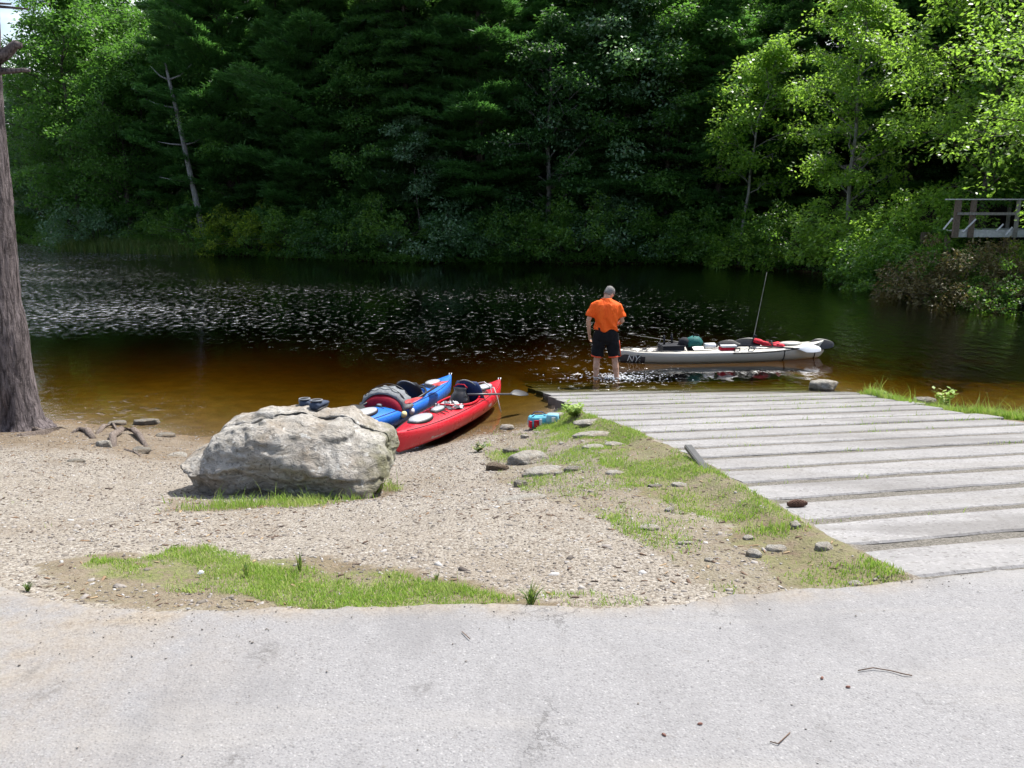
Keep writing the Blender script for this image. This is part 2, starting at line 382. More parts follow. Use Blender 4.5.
for k, t in enumerate(tt):
    yy = np.full_like(pxs, t) if t < 2 else None
    if yy is None:
        u = (t-2.0)/1.3; yy = 2.0+(ye-2.0)*u
        if pxs is not None: yy = np.where(ye > 2, yy, t)
    rows.append(yy)
rows.append(ye.copy()); rows.append(ye+.012)
PYY = np.array(rows); PXX = np.tile(pxs, (len(rows), 1))
PZ = np.minimum(1.45, 1.964-.14*PYY)+.022+.004*fbm(PXX*.8, PYY*.8, 3)
PZ[-1] -= .075
nr, nc = PYY.shape; idx = np.arange(nr*nc).reshape(nr, nc)
F = np.stack([idx[:-1, :-1], idx[:-1, 1:], idx[1:, 1:], idx[1:, :-1]], -1).reshape(-1, 4)
pav = np_mesh('pavement', np.stack([PXX, PYY, PZ], -1).reshape(-1, 3), F, mat_pavement(), smooth=True); kind(pav, 'structure')
fx, fy = PXX.ravel(), PYY.ravel(); sd_ = np.zeros((len(fx), 4), np.float32); sd_[:, 3] = 1
ye_ = ipx(fx, EDGE)
sd_[:, 0] = np.clip(1.0*sstep(-.9, -2.6, fx)*sstep(1.6, 3.2, fy+.4*fbm(fx*2, fy*2))+.95*sstep(.16, .0, ye_-fy)*sstep(2.2, 1.6, fx)+.25*sstep(-.4, -1.6, fx), 0, 1)
pav_spots = [(265,652,.05),(420,690,.03),(235,760,.035),(50,690,.04),(35,672,.03)]
spot = np.zeros(len(fx))
for a, b, r_ in pav_spots:
    gx, gy = P(a, b, 1.47); spot = np.maximum(spot, np.exp(-(((fx-gx)/r_)**2+((fy-gy)/(r_*1.3))**2)))
sd_[:, 1] = spot
cax = pav.data.color_attributes.new('sand', 'FLOAT_COLOR', 'POINT'); cax.data.foreach_set('color', sd_.ravel())
# ------------------------------------------------------------------ boat ramp: a root with one part per concrete slab
def mat_slab():
    m, nt, out = new_mat('ramp_concrete'); n = NT(nt); p = n.pos()
    oi = n.n('ShaderNodeObjectInfo')
    v1 = n.n('ShaderNodeTexVoronoi'); nt.links.new(p, v1.inputs['Vector']); v1.inputs['Scale'].default_value = 60
    a = n.n('ShaderNodeSeparateColor'); nt.links.new(v1.outputs['Color'], a.inputs[0])
    mid = n.noise(p, 3.5, 6, .68); fine = n.noise(p, 45, 4, .7)
    c = n.mix(n.ramp(mid, [(.3, 0), (.7, 1)]), (.36, .355, .365), (.47, .465, .47))
    c = n.mix(n.math('MULTIPLY', n.ramp(a.outputs[0], [(0, 1), (.12, .25), (.13, 0)]), .8), c, (.17, .16, .155))
    c = n.mix(n.math('MULTIPLY', n.ramp(a.outputs[1], [(.8, 0), (.86, 1)]), .5), c, (.60, .59, .60))
    pit = n.ramp(fine, [(.60, 0), (.70, 1)])
    c = n.mix(n.math('MULTIPLY', pit, .55), c, (.22, .20, .19))
    st = n.ramp(n.noise(n.mapping(p, (.7, 2.4, 1), (0, 0, R(-16))), 1.3, 5, .6), [(.50, 0), (.68, 1)])
    c = n.mix(n.math('MULTIPLY', st, .45), c, (.30, .28, .25))
    c = n.mix(n.math('MULTIPLY', oi.outputs['Random'], .4), c, (.29, .285, .285))
    gp = n.ramp(n.noise(n.mapping(p, (1, 1, 1)), 9, 6, .75), [(.56, 0), (.66, 1)]); c = n.mix(n.math('MULTIPLY', gp, .55), c, (.21, .195, .18))
    dk_ = n.ramp(n.noise(n.mapping(p, (.25, 1.1, 1), (0, 0, R(16))), 1.6, 4, .6), [(.50, 0), (.66, 1)]); c = n.mix(n.math('MULTIPLY', dk_, .6), c, (.20, .19, .185))
    s3 = n.n('ShaderNodeSeparateXYZ'); nt.links.new(p, s3.inputs[0])
    mr = n.n('ShaderNodeMapRange'); nt.links.new(s3.outputs[2], mr.inputs[0]); mr.inputs[1].default_value = .06; mr.inputs[2].default_value = -.02
    c = n.mix(n.math('MULTIPLY', mr.outputs[0], .9), c, (.06, .06, .03))
    m2 = n.n('ShaderNodeMapRange'); nt.links.new(s3.outputs[2], m2.inputs[0]); m2.inputs[1].default_value = .40; m2.inputs[2].default_value = .0
    c = n.mix(n.math('MULTIPLY', m2.outputs[0], n.ramp(n.noise(n.mapping(p, (.8, 2.0, 1), (0, 0, R(-16))), 2.2, 5, .65), [(.42, 0), (.62, .6)])), c, (.17, .165, .13))
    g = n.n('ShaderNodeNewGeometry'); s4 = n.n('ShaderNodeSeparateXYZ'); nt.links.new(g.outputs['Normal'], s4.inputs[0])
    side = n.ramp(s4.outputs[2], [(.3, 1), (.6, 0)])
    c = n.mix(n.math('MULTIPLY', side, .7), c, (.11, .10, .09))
    h = n.math('ADD', n.math('MULTIPLY', fine, .8), n.math('MULTIPLY', mid, .5))
    b = n.pbsdf(n.dim(c, (.595, .585, .57)), .88, .3, n.bump(h, .7, .009)); nt.links.new(b.outputs[0], out.inputs[0]); return m
slab_m = mat_slab()
U = Vector((-.28, .96, 0)).normalized(); W = Vector((.96, .28, 0)).normalized()
ramp_root = thing('boat_ramp', 'boat launch ramp of pale concrete slabs running down into the water', 'boat ramp', (3.6, 9.0, T(3.6, 9)))
ramp_objs = []
def rampz(x, y): return min(1.45, 1.964-.14*y)
nslab = 25
for k in range(nslab):
    s0 = 3.06+.572*k; s1 = s0+.438+.012*math.sin(k*1.7)
    # left and right end: where the slab's middle line meets the ramp's edges
    sm = (s0+s1)/2
    def meet(edge):
        lo, hi = -4.0, 12.0
        for _ in range(40):
            mid = (lo+hi)/2; p = U*sm+W*mid
            if p.x < float(ipx(p.y, edge)): lo = mid
            else: hi = mid
        return (lo+hi)/2
    a = meet(XL)+random.uniform(-.05, .04); b = meet(XR)+random.uniform(-.1, .1)
    if k == 0: a = max(a, .98*0+a)
    m_ = 34; rings = []; jit = [random.uniform(-.006, .006) for _ in range(6)]
    lift = .018+.004*math.sin(k*2.3)
    for i in range(m_+1):
        t = a+(b-a)*i/m_; ring = []
        e0 = .017*mnoise.noise(Vector((t*3, k*7.1, 0)))+.006*mnoise.noise(Vector((t*14, k*7.1, 3)))
        e1 = .017*mnoise.noise(Vector((t*3, k*7.1, 9)))+.006*mnoise.noise(Vector((t*14, k*7.1, 6)))
        for (s, dz) in ((s0+e0, -.16), (s0+e0, -.012), (s0+e0+.014, 0), ((s0+s1)/2, .004), (s1+e1-.014, 0), (s1+e1, -.012), (s1+e1, -.16)):
            p = U*s+W*t; z = rampz(p.x, p.y)+lift+dz+.004*mnoise.noise(Vector((p.x*2, p.y*2, 0)))
            ring.append((p.x, p.y, z))
        rings.append(ring)
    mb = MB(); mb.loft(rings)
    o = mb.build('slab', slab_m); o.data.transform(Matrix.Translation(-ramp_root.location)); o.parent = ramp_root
    if k == 0: first_slab = (s0, a, b)

# ------------------------------------------------------------------ rock material
def mat_rock(name, lo, hi, stain, lich=(.42, .40, .36), scale=1.0, moss=.0):
    m, nt, out = new_mat(name); n = NT(nt); p = n.mapping(n.obj(), (scale,)*3)
    warp = n.n('ShaderNodeVectorMath', operation='ADD'); nz = n.n('ShaderNodeTexNoise'); nt.links.new(p, nz.inputs['Vector']); nz.inputs['Scale'].default_value = 3.5
    nt.links.new(p, warp.inputs[0]); sc = n.n('ShaderNodeVectorMath', operation='SCALE'); nt.links.new(nz.outputs['Color'], sc.inputs[0]); sc.inputs['Scale'].default_value = .22; nt.links.new(sc.outputs[0], warp.inputs[1])
    wv = n.mapping(warp.outputs[0], (1, 1, 3.2), (R(20), R(22), 0))
    strat = n.noise(wv, 5.5, 8, .66); mid = n.noise(p, 4, 8, .62); fine = n.noise(p, 34, 5, .7); big = n.noise(p, 1.6, 3)
    c = n.mix(n.ramp(strat, [(.30, 0), (.62, 1)]), lo, hi)
    c = n.mix(n.math('MULTIPLY', n.ramp(big, [(.42, 0), (.62, 1)]), n.ramp(mid, [(.35, 0), (.6, .75)])), c, stain)
    c = n.mix(n.ramp(n.voro(warp.outputs[0], 9), [(.10, .55), (.22, 0)]), c, lich)
    c = n.mix(n.ramp(fine, [(.36, .65), (.46, 0)]), c, tuple(q*.42 for q in lo))
    c = n.mix(n.ramp(n.noise(p, 13, 6, .7), [(.58, 0), (.66, .8)]), c, tuple(min(.75, q*1.45) for q in hi))
    if moss:
        sx = n.n('ShaderNodeSeparateXYZ'); nt.links.new(p, sx.inputs[0])
        k = n.math('MULTIPLY', n.ramp(sx.outputs[0], [(.55, 0), (.75, 1)]), n.ramp(mid, [(.38, 0), (.6, moss)]))
        c = n.mix(k, c, (.19, .20, .10))
    h = n.math('ADD', n.math('MULTIPLY', strat, 1.2), n.math('ADD', n.math('MULTIPLY', fine, .25), n.math('MULTIPLY', mid, .8)))
    b = n.pbsdf(n.dim(c, (.68, .66, .62)), .85, .3, n.bump(h, .9, .045)); nt.links.new(b.outputs[0], out.inputs[0]); return m
rock_m = mat_rock('granite_boulder', (.22, .205, .18), (.60, .58, .56), (.30, .23, .16), moss=.7)
# the boulder: image plane outline at its distance, with real depth
bx, by, bz = hit(288, 497)
Hb = 1.0
def px2x(px, d): return (px-512)/FPX*d
bd = by/math.cos(0)
dd = by*math.cos(PITCH)+.0
topl = [(181,462),(186,452),(205,443),(212,423),(225,416),(262,405),(300,404),(322,407),(345,411),(362,422),(386,431),(391,452)]
botl = [(181,466),(190,476),(196,490),(206,500),(240,503),(300,500),(340,497),(384,490),(391,468)]
NXB, NA = 90, 72
verts = []; rings = []
def zt(px):   # height over local base line from the outline
    return float(np.interp(px, [q[0] for q in topl], [q[1] for q in topl])), float(np.interp(px, [q[0] for q in botl], [q[1] for q in botl]))
for i in range(NXB+1):
    t = i/NXB; px = 181+209*(.5-.5*math.cos(math.pi*t))
    ty, by_ = zt(px)
    e = math.sin(math.pi*min(1, max(0, t)))**.45
    yc = by+.50+.10*(t-.5); dep = (.62*e+.05)*(1.0 if t < .9 else 1.0)
    x = PY(286+(px-286)*1.02, 480, by+.25)[0]
    ztop = PY(px, ty, yc+.05)[2]; zbot = PY(px, by_, yc-dep*.75)[2]-.10*e
    zc = (ztop+zbot)/2; hh = max(.03, (ztop-zbot)/2)
    ring = []
    for k in range(NA):
        a = 2*math.pi*k/NA; c, s = math.cos(a), math.sin(a)
        ex = 2/3.0
        yy = math.copysign(abs(c)**ex, c); zz = math.copysign(abs(s)**ex, s)
        y = yc+dep*yy+(-.14*zz*-1 if yy < 0 else 0)*0+.24*zz*(1 if yy < 0 else -.2)
        z = zc+hh*zz
        ring.append((x, y, z))
    rings.append(ring)
mb = MB(); mb.loft(rings)
BPL = [(Vector(a).normalized(), d) for a, d in (((-.03,-.14,.98), .41), ((.08,-.74,.67), .50), ((.95,-.25,.12), .93), ((-.50,-.30,.80), .74), ((-.72,-.55,-.43), .93), ((-.1,-.90,-.42), .64), ((.45,-.65,.60), .66), ((-.35,-.85,.38), .60), ((.55,.1,.83), .66))]
V = []
for v in mb.v:
    p = Vector(v); q = Vector(((p.x-bx), (p.y-by), p.z-bz))
    c = Vector((0, .5, .4)); d = (q-c); dn = Vector((d.x*.35, d.y, d.z)).normalized()
    st = Vector((q.x*1.0+.35*q.z, q.y*1.0, q.z*2.6-.7*q.x*.55))
    r = .075*mnoise.noise(q*1.9)+.05*mnoise.noise(st*2.4+Vector((3, 1, 7)))
    rd = mnoise.ridged_multi_fractal(st*1.5+Vector((5, 5, 1)), .9, 2.1, 6, 1.0, 2.0)
    for nn, dd0 in BPL:
        kk = (q-c).dot(nn)-dd0
        if kk > 0: q = q-nn*kk*.96
    (d1, d2, d3, d4), pts_ = mnoise.voronoi(Vector((q.x*2.1+.5*q.z, q.y*2.1, q.z*3.4-1.0*q.x*.55))+Vector((11, 4, 2))+mnoise.noise_vector(q*3)*.22)
    hsh = math.sin(pts_[0].x*12.9+pts_[0].y*78.2+pts_[0].z*37.7)*43758.5; hsh -= math.floor(hsh)
    (e1_, e2_, _a, _b), pt2 = mnoise.voronoi(q*6.5+mnoise.noise_vector(q*6)*.3); h2 = math.sin(pt2[0].x*12.9+pt2[0].y*78.2)*43758.5; h2 -= math.floor(h2)
    r = r*.5-.045+.10*(hsh-.5)*min(1, (d2-d1)/.10)-.035*math.exp(-((d2-d1)/.05)**2)+.022*(h2-.5)*min(1, (e2_-e1_)/.12)
    r += .026*(rd-1.2)+.010*mnoise.noise(q*15)+.006*mnoise.noise(q*34)
    # ledge: the back block stands behind a shelf that climbs to the right
    shelf = .50+.30*(q.x+.8)
    if q.x < .15 and q.z > shelf-.02: r -= .12*min(1, max(0, (q.z-shelf+.02)/.05))*(1 if q.y < .55 else .2)*min(1, (.15-q.x)/.25)
    q = q+dn*r; V.append(tuple(q))
me_o = mesh_obj('boulder', V, mb.f, rock_m, None, True); me_o.location = (bx, by, bz)
md = me_o.modifiers.new('s', 'SUBSURF'); md.levels = md.render_levels = 1; apply_mods(me_o)
bm = bmesh.new(); bm.from_mesh(me_o.data)
for v in bm.verts:
    q = v.co; v.co = q+v.normal*(.010*mnoise.noise(q*22)+.014*mnoise.noise(Vector((q.x*6+q.z*3, q.y*6, q.z*17))))
bm.to_mesh(me_o.data); bm.free()
tag(me_o, 'big pale granite boulder with a pair of shoes on top, beside the kayaks', 'boulder')
boulder = me_o
def drop(px_x, py_y, o=None, z0=5):
    """height of the boulder top at world x, y"""
    deps = bpy.context.evaluated_depsgraph_get()
    lo = Vector((px_x-boulder.location.x, py_y-boulder.location.y, 4)); ok, loc, nrm, _ = boulder.ray_cast(lo, Vector((0, 0, -1)))
    return loc.z+boulder.location.z if ok else None

# ------------------------------------------------------------------ loose rocks
def rock_mesh(w, d, h, seed, flat=1.0):
    bm = bmesh.new(); bmesh.ops.create_icosphere(bm, subdivisions=4, radius=1)
    r_ = random.Random(seed); off = Vector((r_.random()*50, r_.random()*50, r_.random()*50))
    planes = [(Vector((r_.gauss(0, 1), r_.gauss(0, 1), r_.gauss(0, .8))).normalized(), r_.uniform(.62, .9)) for _ in range(11)]
    for v in bm.verts:
        p = v.co.copy()
        for nn, dd_ in planes:
            k = p.dot(nn)-dd_
            if k > 0: p -= nn*k*.9
        if p.z > .55: p.z = .55+(p.z-.55)*.3
        p *= 1+.12*mnoise.noise(p*1.6+off)+.05*mnoise.noise(p*5+off)+.02*mnoise.noise(p*13+off)
        v.co = Vector((p.x*w/2*1.15, p.y*d/2*1.15, p.z*h))
    me = bpy.data.meshes.new('rock'); bm.to_mesh(me); bm.free()
    me.polygons.foreach_set('use_smooth', [True]*len(me.polygons)); return me
white_m = mat_rock('pale_stone', (.30, .28, .25), (.52, .50, .47), (.36, .30, .23), scale=3.2)
grey_m = mat_rock('grey_stone', (.14, .13, .115), (.33, .31, .28), (.25, .19, .13), scale=3.2)
brown_m = mat_rock('brown_stone', (.09, .065, .045), (.22, .17, .125), (.16, .11, .07), scale=3.2)
def rock(px, py, wpx, hpx, label, mat, sink=.5, dk=.8, rz=0, seed=None, z=None, name='rock'):
    x, y, zz = hit(px, py)
    if z is not None: x, y = P(px, py, z)
    s = y/FPX
    w_ = wpx*s; h_ = hpx*s
    me = rock_mesh(w_, w_*dk, h_, seed or int(px*31+py)); me.materials.append(mat)
    o = link(bpy.data.objects.new(name, me)); o.location = (x, y, (zz if z is None else z)+h_*(.25-sink*.5)); o.rotation_euler = (0, 0, rz)
    tag(o, label, 'rock'); return o
rock(557,420,17,9,'smooth tan stone between the blue cooler bag and the ramp weeds', white_m, .2)
rock(591,423,32,4,'thin flat pale stone against the left ramp edge, nearest the weeds', white_m, .3, .55)
rock(592,436,38,6,'flat white stone just below the thin one by the ramp edge', white_m, .5, .5, .1)
rock(615,446,20,5,'small pale stone at the left border of the ramp grass', white_m, .5)
rock(594,448,24,4,'low whitish stone in the middle of the stone cluster', white_m, .6)
rock(529,462,38,15,'large pale domed stone next to the dark brown one', white_m, .5, .9)
rock(497,470,22,10,'dark brown stone at the left end of the stone cluster', brown_m, .4)
rock(546,474,48,11,'widest pale stone of the cluster, long and low', white_m, .6, .6, .35)
rock(520,486,15,8,'small grey stone in front of the long low one', grey_m, .4)
rock(576,470,22,5,'weathered grey stone in the cluster right of the long one', grey_m, .5)
rock(616,474,19,4,'flat white stone lying on the grass edge right of the cluster', white_m, .4)
rock(511,453,16,8,'brownish stone behind the large domed one', grey_m, .5)
rock(507,429,13,7,'small whitish stone at the waterline between red kayak and cooler bag', white_m, .5)
rock(525,438,10,5,'tiny pale stone just under the cooler bag', white_m, .4)
rock(522,499,58,4,'long sliver of buried stone showing through the gravel', white_m, .7, .35, .25)
rock(649,529,22,4,'flat pale stone alone on the open gravel', white_m, .4)
rock(686,544,20,4,'flat pale stone nearer the pavement than the other gravel stones', white_m, .4, .5)
rock(680,486,18,4,'pale stone set in the middle of the grass strip', white_m, .5)
rock(776,550,21,6,'white stone in the grass near the foot of the slabs', white_m, .4)
rock(825,550,20,7,'brightest white stone touching the fourth slab', white_m, .3)
rock(749,539,14,4,'small pale stone left of the two white ones in the grass', white_m, .4)
rock(709,561,11,4,'small tan stone on bare soil near the pavement', white_m, .4)
rock(856,585,16,3,'flat stone at the grassy corner of pavement and ramp', white_m, .5)
rock(655,487,14,4,'half buried grey stone at the left side of the grass strip', grey_m, .5)
rock(824,388,27,11,'blocky white rock standing in the water at the far right ramp corner', white_m, .3, .7, z=.0)
rock(925,404,26,9,'grey slab of stone in the grass by the leafy weed', grey_m, .4, .6)
rock(1003,418,26,6,'flat grey stone at the right shore edge of the frame', grey_m, .4)
rock(972,414,18,4,'small dark stone on the right bank', grey_m, .4)
rock(140,452,20,6,'pale stone by the arched pine root', grey_m, .4, name='rock')
rock(105,447,16,9,'whitish knobbly stone among the pine roots', white_m, .3)
rock(76,462,17,4,'flat tan stone in the pine needle soil', grey_m, .5)
rock(147,424,27,7,'grey ledge of rock at the left waterline', grey_m, .4, .5)
rock(165,436,20,5,'low rock between the waterline ledge and the boulder', grey_m, .5)
rock(118,424,19,4,'mossy stone at the left waterline beside the pine', grey_m, .5)
rock(396,448,11,7,'small stone wedged under the near end of the red kayak', white_m, .2)
rock(176,456,20,5,'light stone left of the boulder tip', white_m, .5)
rs_ = random.Random(77); src_ = [rock_mesh(.10, .075, .04, 500+i) for i in range(5)]
for m_ in src_: m_.materials.append(white_m)
for k in range(26):
    px_ = rs_.uniform(505, 800); py_ = rs_.uniform(434, 560)
    if abs(py_-(434+(px_-505)*.42)) > 34 or px_ > 560+(py_-410)*2.05: continue
    gx, gy, gz = hit(px_, py_); o = link(bpy.data.objects.new('stone', src_[k % 5])); o.location = (gx, gy, gz+.004); o.rotation_euler = (0, 0, rs_.uniform(0, 6)); s_ = rs_.uniform(.4, 1.0); o.scale = (s_, s_, s_)
    tag(o, 'small pale stone strewn over the thin grass left of the ramp', 'stone', 'small pale stones left of the ramp')
# ------------------------------------------------------------------ gravel stones (uncountable)
pebble_m, nt, out = new_mat('loose_pebbles'); n = NT(nt)
g = n.n('ShaderNodeNewGeometry'); pc = n.ramp(g.outputs['Random Per Island'], [(0, (.10, .08, .07)), (.2, (.22, .19, .16)), (.55, (.37, .33, .295)), (.85, (.47, .43, .40)), (1, (.64, .62, .60))])
b = n.pbsdf(n.dim(n.mix(n.ramp(n.noise(n.pos(), 120, 3), [(.3, .35), (.6, 0)]), pc, (.15, .13, .11)), .68), .85, .3); nt.links.new(b.outputs[0], out.inputs[0])
def scatter_region(N, x0, x1, y0, y1, dens):
    x = rng.uniform(x0, x1, N); y = rng.uniform(y0, y1, N)
    k = rng.random(N) < dens(x, y); return x[k], y[k]
def on_land(x, y):
    return (y > ipx(x, EDGE)+.03) & (y < ipx(x, SHORE)+.5) & ~((x > ipx(y, XL)-.02) & (x < ipx(y, XR)))
Ptmp = [Vector(v) for v in [(1,0,0),(-1,0,0),(0,1,0),(0,-1,0),(0,0,1),(0,0,-1)]]
octF = np.array([(0,2,4),(2,1,4),(1,3,4),(3,0,4),(2,0,5),(1,2,5),(3,1,5),(0,3,5)])
cubeV = np.array([(-1,-.7,-.6),(.8,-1,-.6),(1,.8,-.6),(-.8,1,-.6),(-.7,-.6,.55),(.6,-.75,.7),(.75,.5,.6),(-.6,.7,.5)])
cubeF = np.array([(0,3,2),(0,2,1),(4,5,6),(4,6,7),(0,1,5),(0,5,4),(1,2,6),(1,6,5),(2,3,7),(2,7,6),(3,0,4),(3,4,7)])
def chips(name, x, y, size, flat, mat, baseV, baseF, zoff=0):
    N = len(x); z = terrain(x, y)
    a = rng.uniform(0, 2*math.pi, N); ca_, sa = np.cos(a), np.sin(a)
    B = baseV[None]*(1+rng.uniform(-.3, .3, (N, len(baseV), 3)))
    sx, sy, sz = size*rng.uniform(.8, 1.5, N), size*rng.uniform(.55, 1, N), size*flat*rng.uniform(.7, 1.2, N)
    B = B*np.stack([sx, sy, sz], -1)[:, None]
    Vx = B[:, :, 0]*ca_[:, None]-B[:, :, 1]*sa[:, None]+x[:, None]; Vy = B[:, :, 0]*sa[:, None]+B[:, :, 1]*ca_[:, None]+y[:, None]
    tl = rng.uniform(-.25, .25, N)
    Vz = B[:, :, 2]+z[:, None]+B[:, :, 0]*tl[:, None]+zoff
    k = len(baseV); F = (baseF[None]+(np.arange(N)*k)[:, None, None]).reshape(-1, 3)
    return np_mesh(name, np.stack([Vx, Vy, Vz], -1).reshape(-1, 3), F, mat)
def dgrav(x, y):
    d = on_land(x, y)*np.clip(.65+.5*fbm(x*1.2, y*1.2), .1, 1)
    d = d*np.where(poly_mask(x, y, PA) | poly_mask(x, y, PB), .15, 1)*np.where((x < -3.4) & (y > 8.6), .45, 1)
    return d
x, y = scatter_region(80000, -8.5, 3, 3.3, 12.2, dgrav)
sz = .0036+.0075*rng.random(len(x))**2.4+.012*(rng.random(len(x)) > .985)
gr = chips('gravel', x, y, sz, .6, pebble_m, cubeV, cubeF, .001); kind(gr, 'stuff'); tag(gr, 'loose grey and tan gravel strewn over the sloping bank', 'gravel')
x, y = scatter_region(30000, -6, 2.2, 2.2, 3.9, lambda x, y: (y < ipx(x, EDGE))*np.exp(-(ipx(x, EDGE)-y)/np.where(x < -1, .16, .05))*np.clip(.6+fbm(x*2, y*2), 0, 1)*.5)
gr2 = chips('gravel', x, y, .0016+.0032*rng.random(len(x))**2.5, .6, pebble_m, cubeV, cubeF, .024); kind(gr2, 'stuff'); tag(gr2, 'grit spilled from the bank over the pavement edge', 'gravel')
# dark bits: bark, twigs, dead needles
litter_m, nt, out = new_mat('dead_leaf_litter'); n = NT(nt)
g = n.n('ShaderNodeNewGeometry'); pc = n.ramp(g.outputs['Random Per Island'], [(0, (.05, .035, .03)), (.5, (.13, .085, .06)), (.8, (.23, .15, .09)), (1, (.34, .25, .15))])
b = n.pbsdf(pc, .85, .2); nt.links.new(b.outputs[0], out.inputs[0])
def dlit(x, y): return on_land(x, y)*np.clip(.35+.6*fbm(x*.9+9, y*.9), .03, 1)
x, y = scatter_region(26000, -8.5, 2.2, 3.3, 12, dlit)
sz = .004+.008*rng.random(len(x))**2.5
lt = chips('leaf_litter', x, y, sz*np.where(rng.random(len(x)) > .6, 1, 1.4), .22, litter_m, cubeV*np.array([1.5, .6, 1]), cubeF, .004); kind(lt, 'stuff'); tag(lt, 'dark bark chips and dead leaves scattered over the gravel', 'leaf litter')
# crumbs on pavement and slabs
x = rng.uniform(-4, 6.5, 3000); y = rng.uniform(1.9, 12, 3000)
k = (rng.random(3000) < np.where(y < ipx(x, EDGE), np.where(x < -.8, .8, .35), .35)) & ((y < ipx(x, EDGE)-.02))
x, y = x[k], y[k]; g2 = chips('grit', x, y, .0018+.003*rng.random(len(x))**2, .5, pebble_m, cubeV, cubeF, .026); kind(g2, 'stuff'); tag(g2, 'sparse grit and crumbs lying on the pavement', 'grit')

# ------------------------------------------------------------------ grass
def mat_blade(name, a, bcol, dry=(.42, .36, .16)):
    m, nt, out = new_mat(name); n = NT(nt); g = n.n('ShaderNodeNewGeometry')
    c = n.mix(g.outputs['Random Per Island'], a, bcol); c = n.mix(n.ramp(g.outputs['Random Per Island'], [(.86, 0), (.88, 1)]), c, tuple(q*1.05 for q in dry)); c = n.mix(n.ramp(n.noise(n.pos(), 3.3, 3), [(.5, 0), (.75, .55)]), c, dry)
    d = n.pbsdf(c, .55, .35); t = n.n('ShaderNodeBsdfTranslucent'); n.set(t, 'Color', n.mix(.4, c, (.30, .45, .05)))
    ms = n.n('ShaderNodeMixShader'); ms.inputs[0].default_value = .38; nt.links.new(d.outputs[0], ms.inputs[1]); nt.links.new(t.outputs[0], ms.inputs[2])
    nt.links.new(ms.outputs[0], out.inputs[0]); return m
def blades(name, x, y, h, wd, mat, label, z=None, lean=.5, cat='grass'):
    if cat == 'grass': h = h*np.where(rng.random(len(x)) > .965, 2.1, 1)
    N = len(x); z = terrain(x, y) if z is None else z
    a = rng.uniform(0, 2*math.pi, N); la = rng.uniform(0, 2*math.pi, N); L = lean*(.3+1.3*rng.random(N))*h
    dx, dy = np.cos(a)*wd, np.sin(a)*wd; lx, ly = np.cos(la)*L, np.sin(la)*L
    V = np.zeros((N, 5, 3)); base = np.stack([x, y, z-.004], -1)
    V[:, 0] = base+np.stack([dx, dy, 0*x], -1); V[:, 1] = base-np.stack([dx, dy, 0*x], -1)
    mid = base+np.stack([lx*.4, ly*.4, h*.6], -1)
    V[:, 2] = mid-np.stack([dx*.75, dy*.75, 0*x], -1); V[:, 3] = mid+np.stack([dx*.75, dy*.75, 0*x], -1)
    V[:, 4] = base+np.stack([lx, ly, h*(1-.25*lean*rng.random(N))], -1)
    F = np.array([(0, 1, 2), (0, 2, 3), (3, 2, 4)])
    F = (F[None]+(np.arange(N)*5)[:, None, None]).reshape(-1, 3)
    o = np_mesh(name, V.reshape(-1, 3), F, mat); kind(o, 'stuff'); tag(o, label, cat); return o
lawn = mat_blade('fresh_grass', (.17, .30, .04), (.38, .53, .10), (.52, .50, .22))
def fill(poly, N, thr, sc=1.6, soft=.25, pad=.12):
    xs_ = [p[0] for p in poly]; ys_ = [p[1] for p in poly]
    x = rng.uniform(min(xs_)-pad, max(xs_)+pad, N); y = rng.uniform(min(ys_)-pad, max(ys_)+pad, N)
    wx = fbm(x*3.1, y*3.1+7)*.12
    d = poly_mask(x+wx, y+wx, poly)*sstep(thr-soft, thr+soft, fbm(x*sc+4, y*sc, 4)+.35*fbm(x*7, y*7, 2))
    k = (rng.random(N) < d) & on_land(x, y); return x[k], y[k]
x, y = fill(PA, 130000, -.13, soft=.32); x2, y2 = fill(PAE, 60000, .48); x3, y3 = fill(PE, 12000, .15); X_, Y_ = np.concatenate([x, x2, x3]), np.concatenate([y, y2, y3])
hh = (.010+.028*rng.random(len(X_))**1.5)*(1+.7*fbm(X_*2, Y_*2))
blades('grass', X_, Y_, hh, .0014+.0012*rng.random(len(X_)), lawn, 'strip of short bright grass between gravel and pavement')
x, y = fill(PB, 190000, .04, soft=.35); x2, y2 = fill(PB2, 120000, .22, soft=.4); X_, Y_ = np.concatenate([x, x2]), np.concatenate([y, y2])
hh = (.010+.034*rng.random(len(X_))**1.5)*(1+.7*fbm(X_*2, Y_*2))
blades('grass', X_, Y_, hh, .0020+.0015*rng.random(len(X_)), lawn, 'patchy grass growing along the left side of the ramp')
x, y = fill(PC, 16000, .08); hh = (.02+.07*rng.random(len(x)))*(1+.6*fbm(x*4, y*4))
blades('grass', x, y, hh, .0028, lawn, 'grass tufts around the foot of the boulder')
# right shore
def fillxy(x0, x1, y0, y1, N, dens): x, y = scatter_region(N, x0, x1, y0, y1, dens); return x, y
rs = lambda x, y: (x > ipx(y, XR)-.05)*(np.abs(y-(ipx(x, SHORE)-.6)) < .85)*np.clip(.7+fbm(x*1.5, y*1.5), 0, 1)*sstep(9.0, 7.2, x+.0*y)
x, y = fillxy(5.4, 9, 10, 14.6, 90000, rs); hh = (.05+.12*rng.random(len(x)))*(1+.6*fbm(x*2, y*2))
blades('grass', x, y, hh, .0045, lawn, 'taller grass on the right shore beside the ramp end')
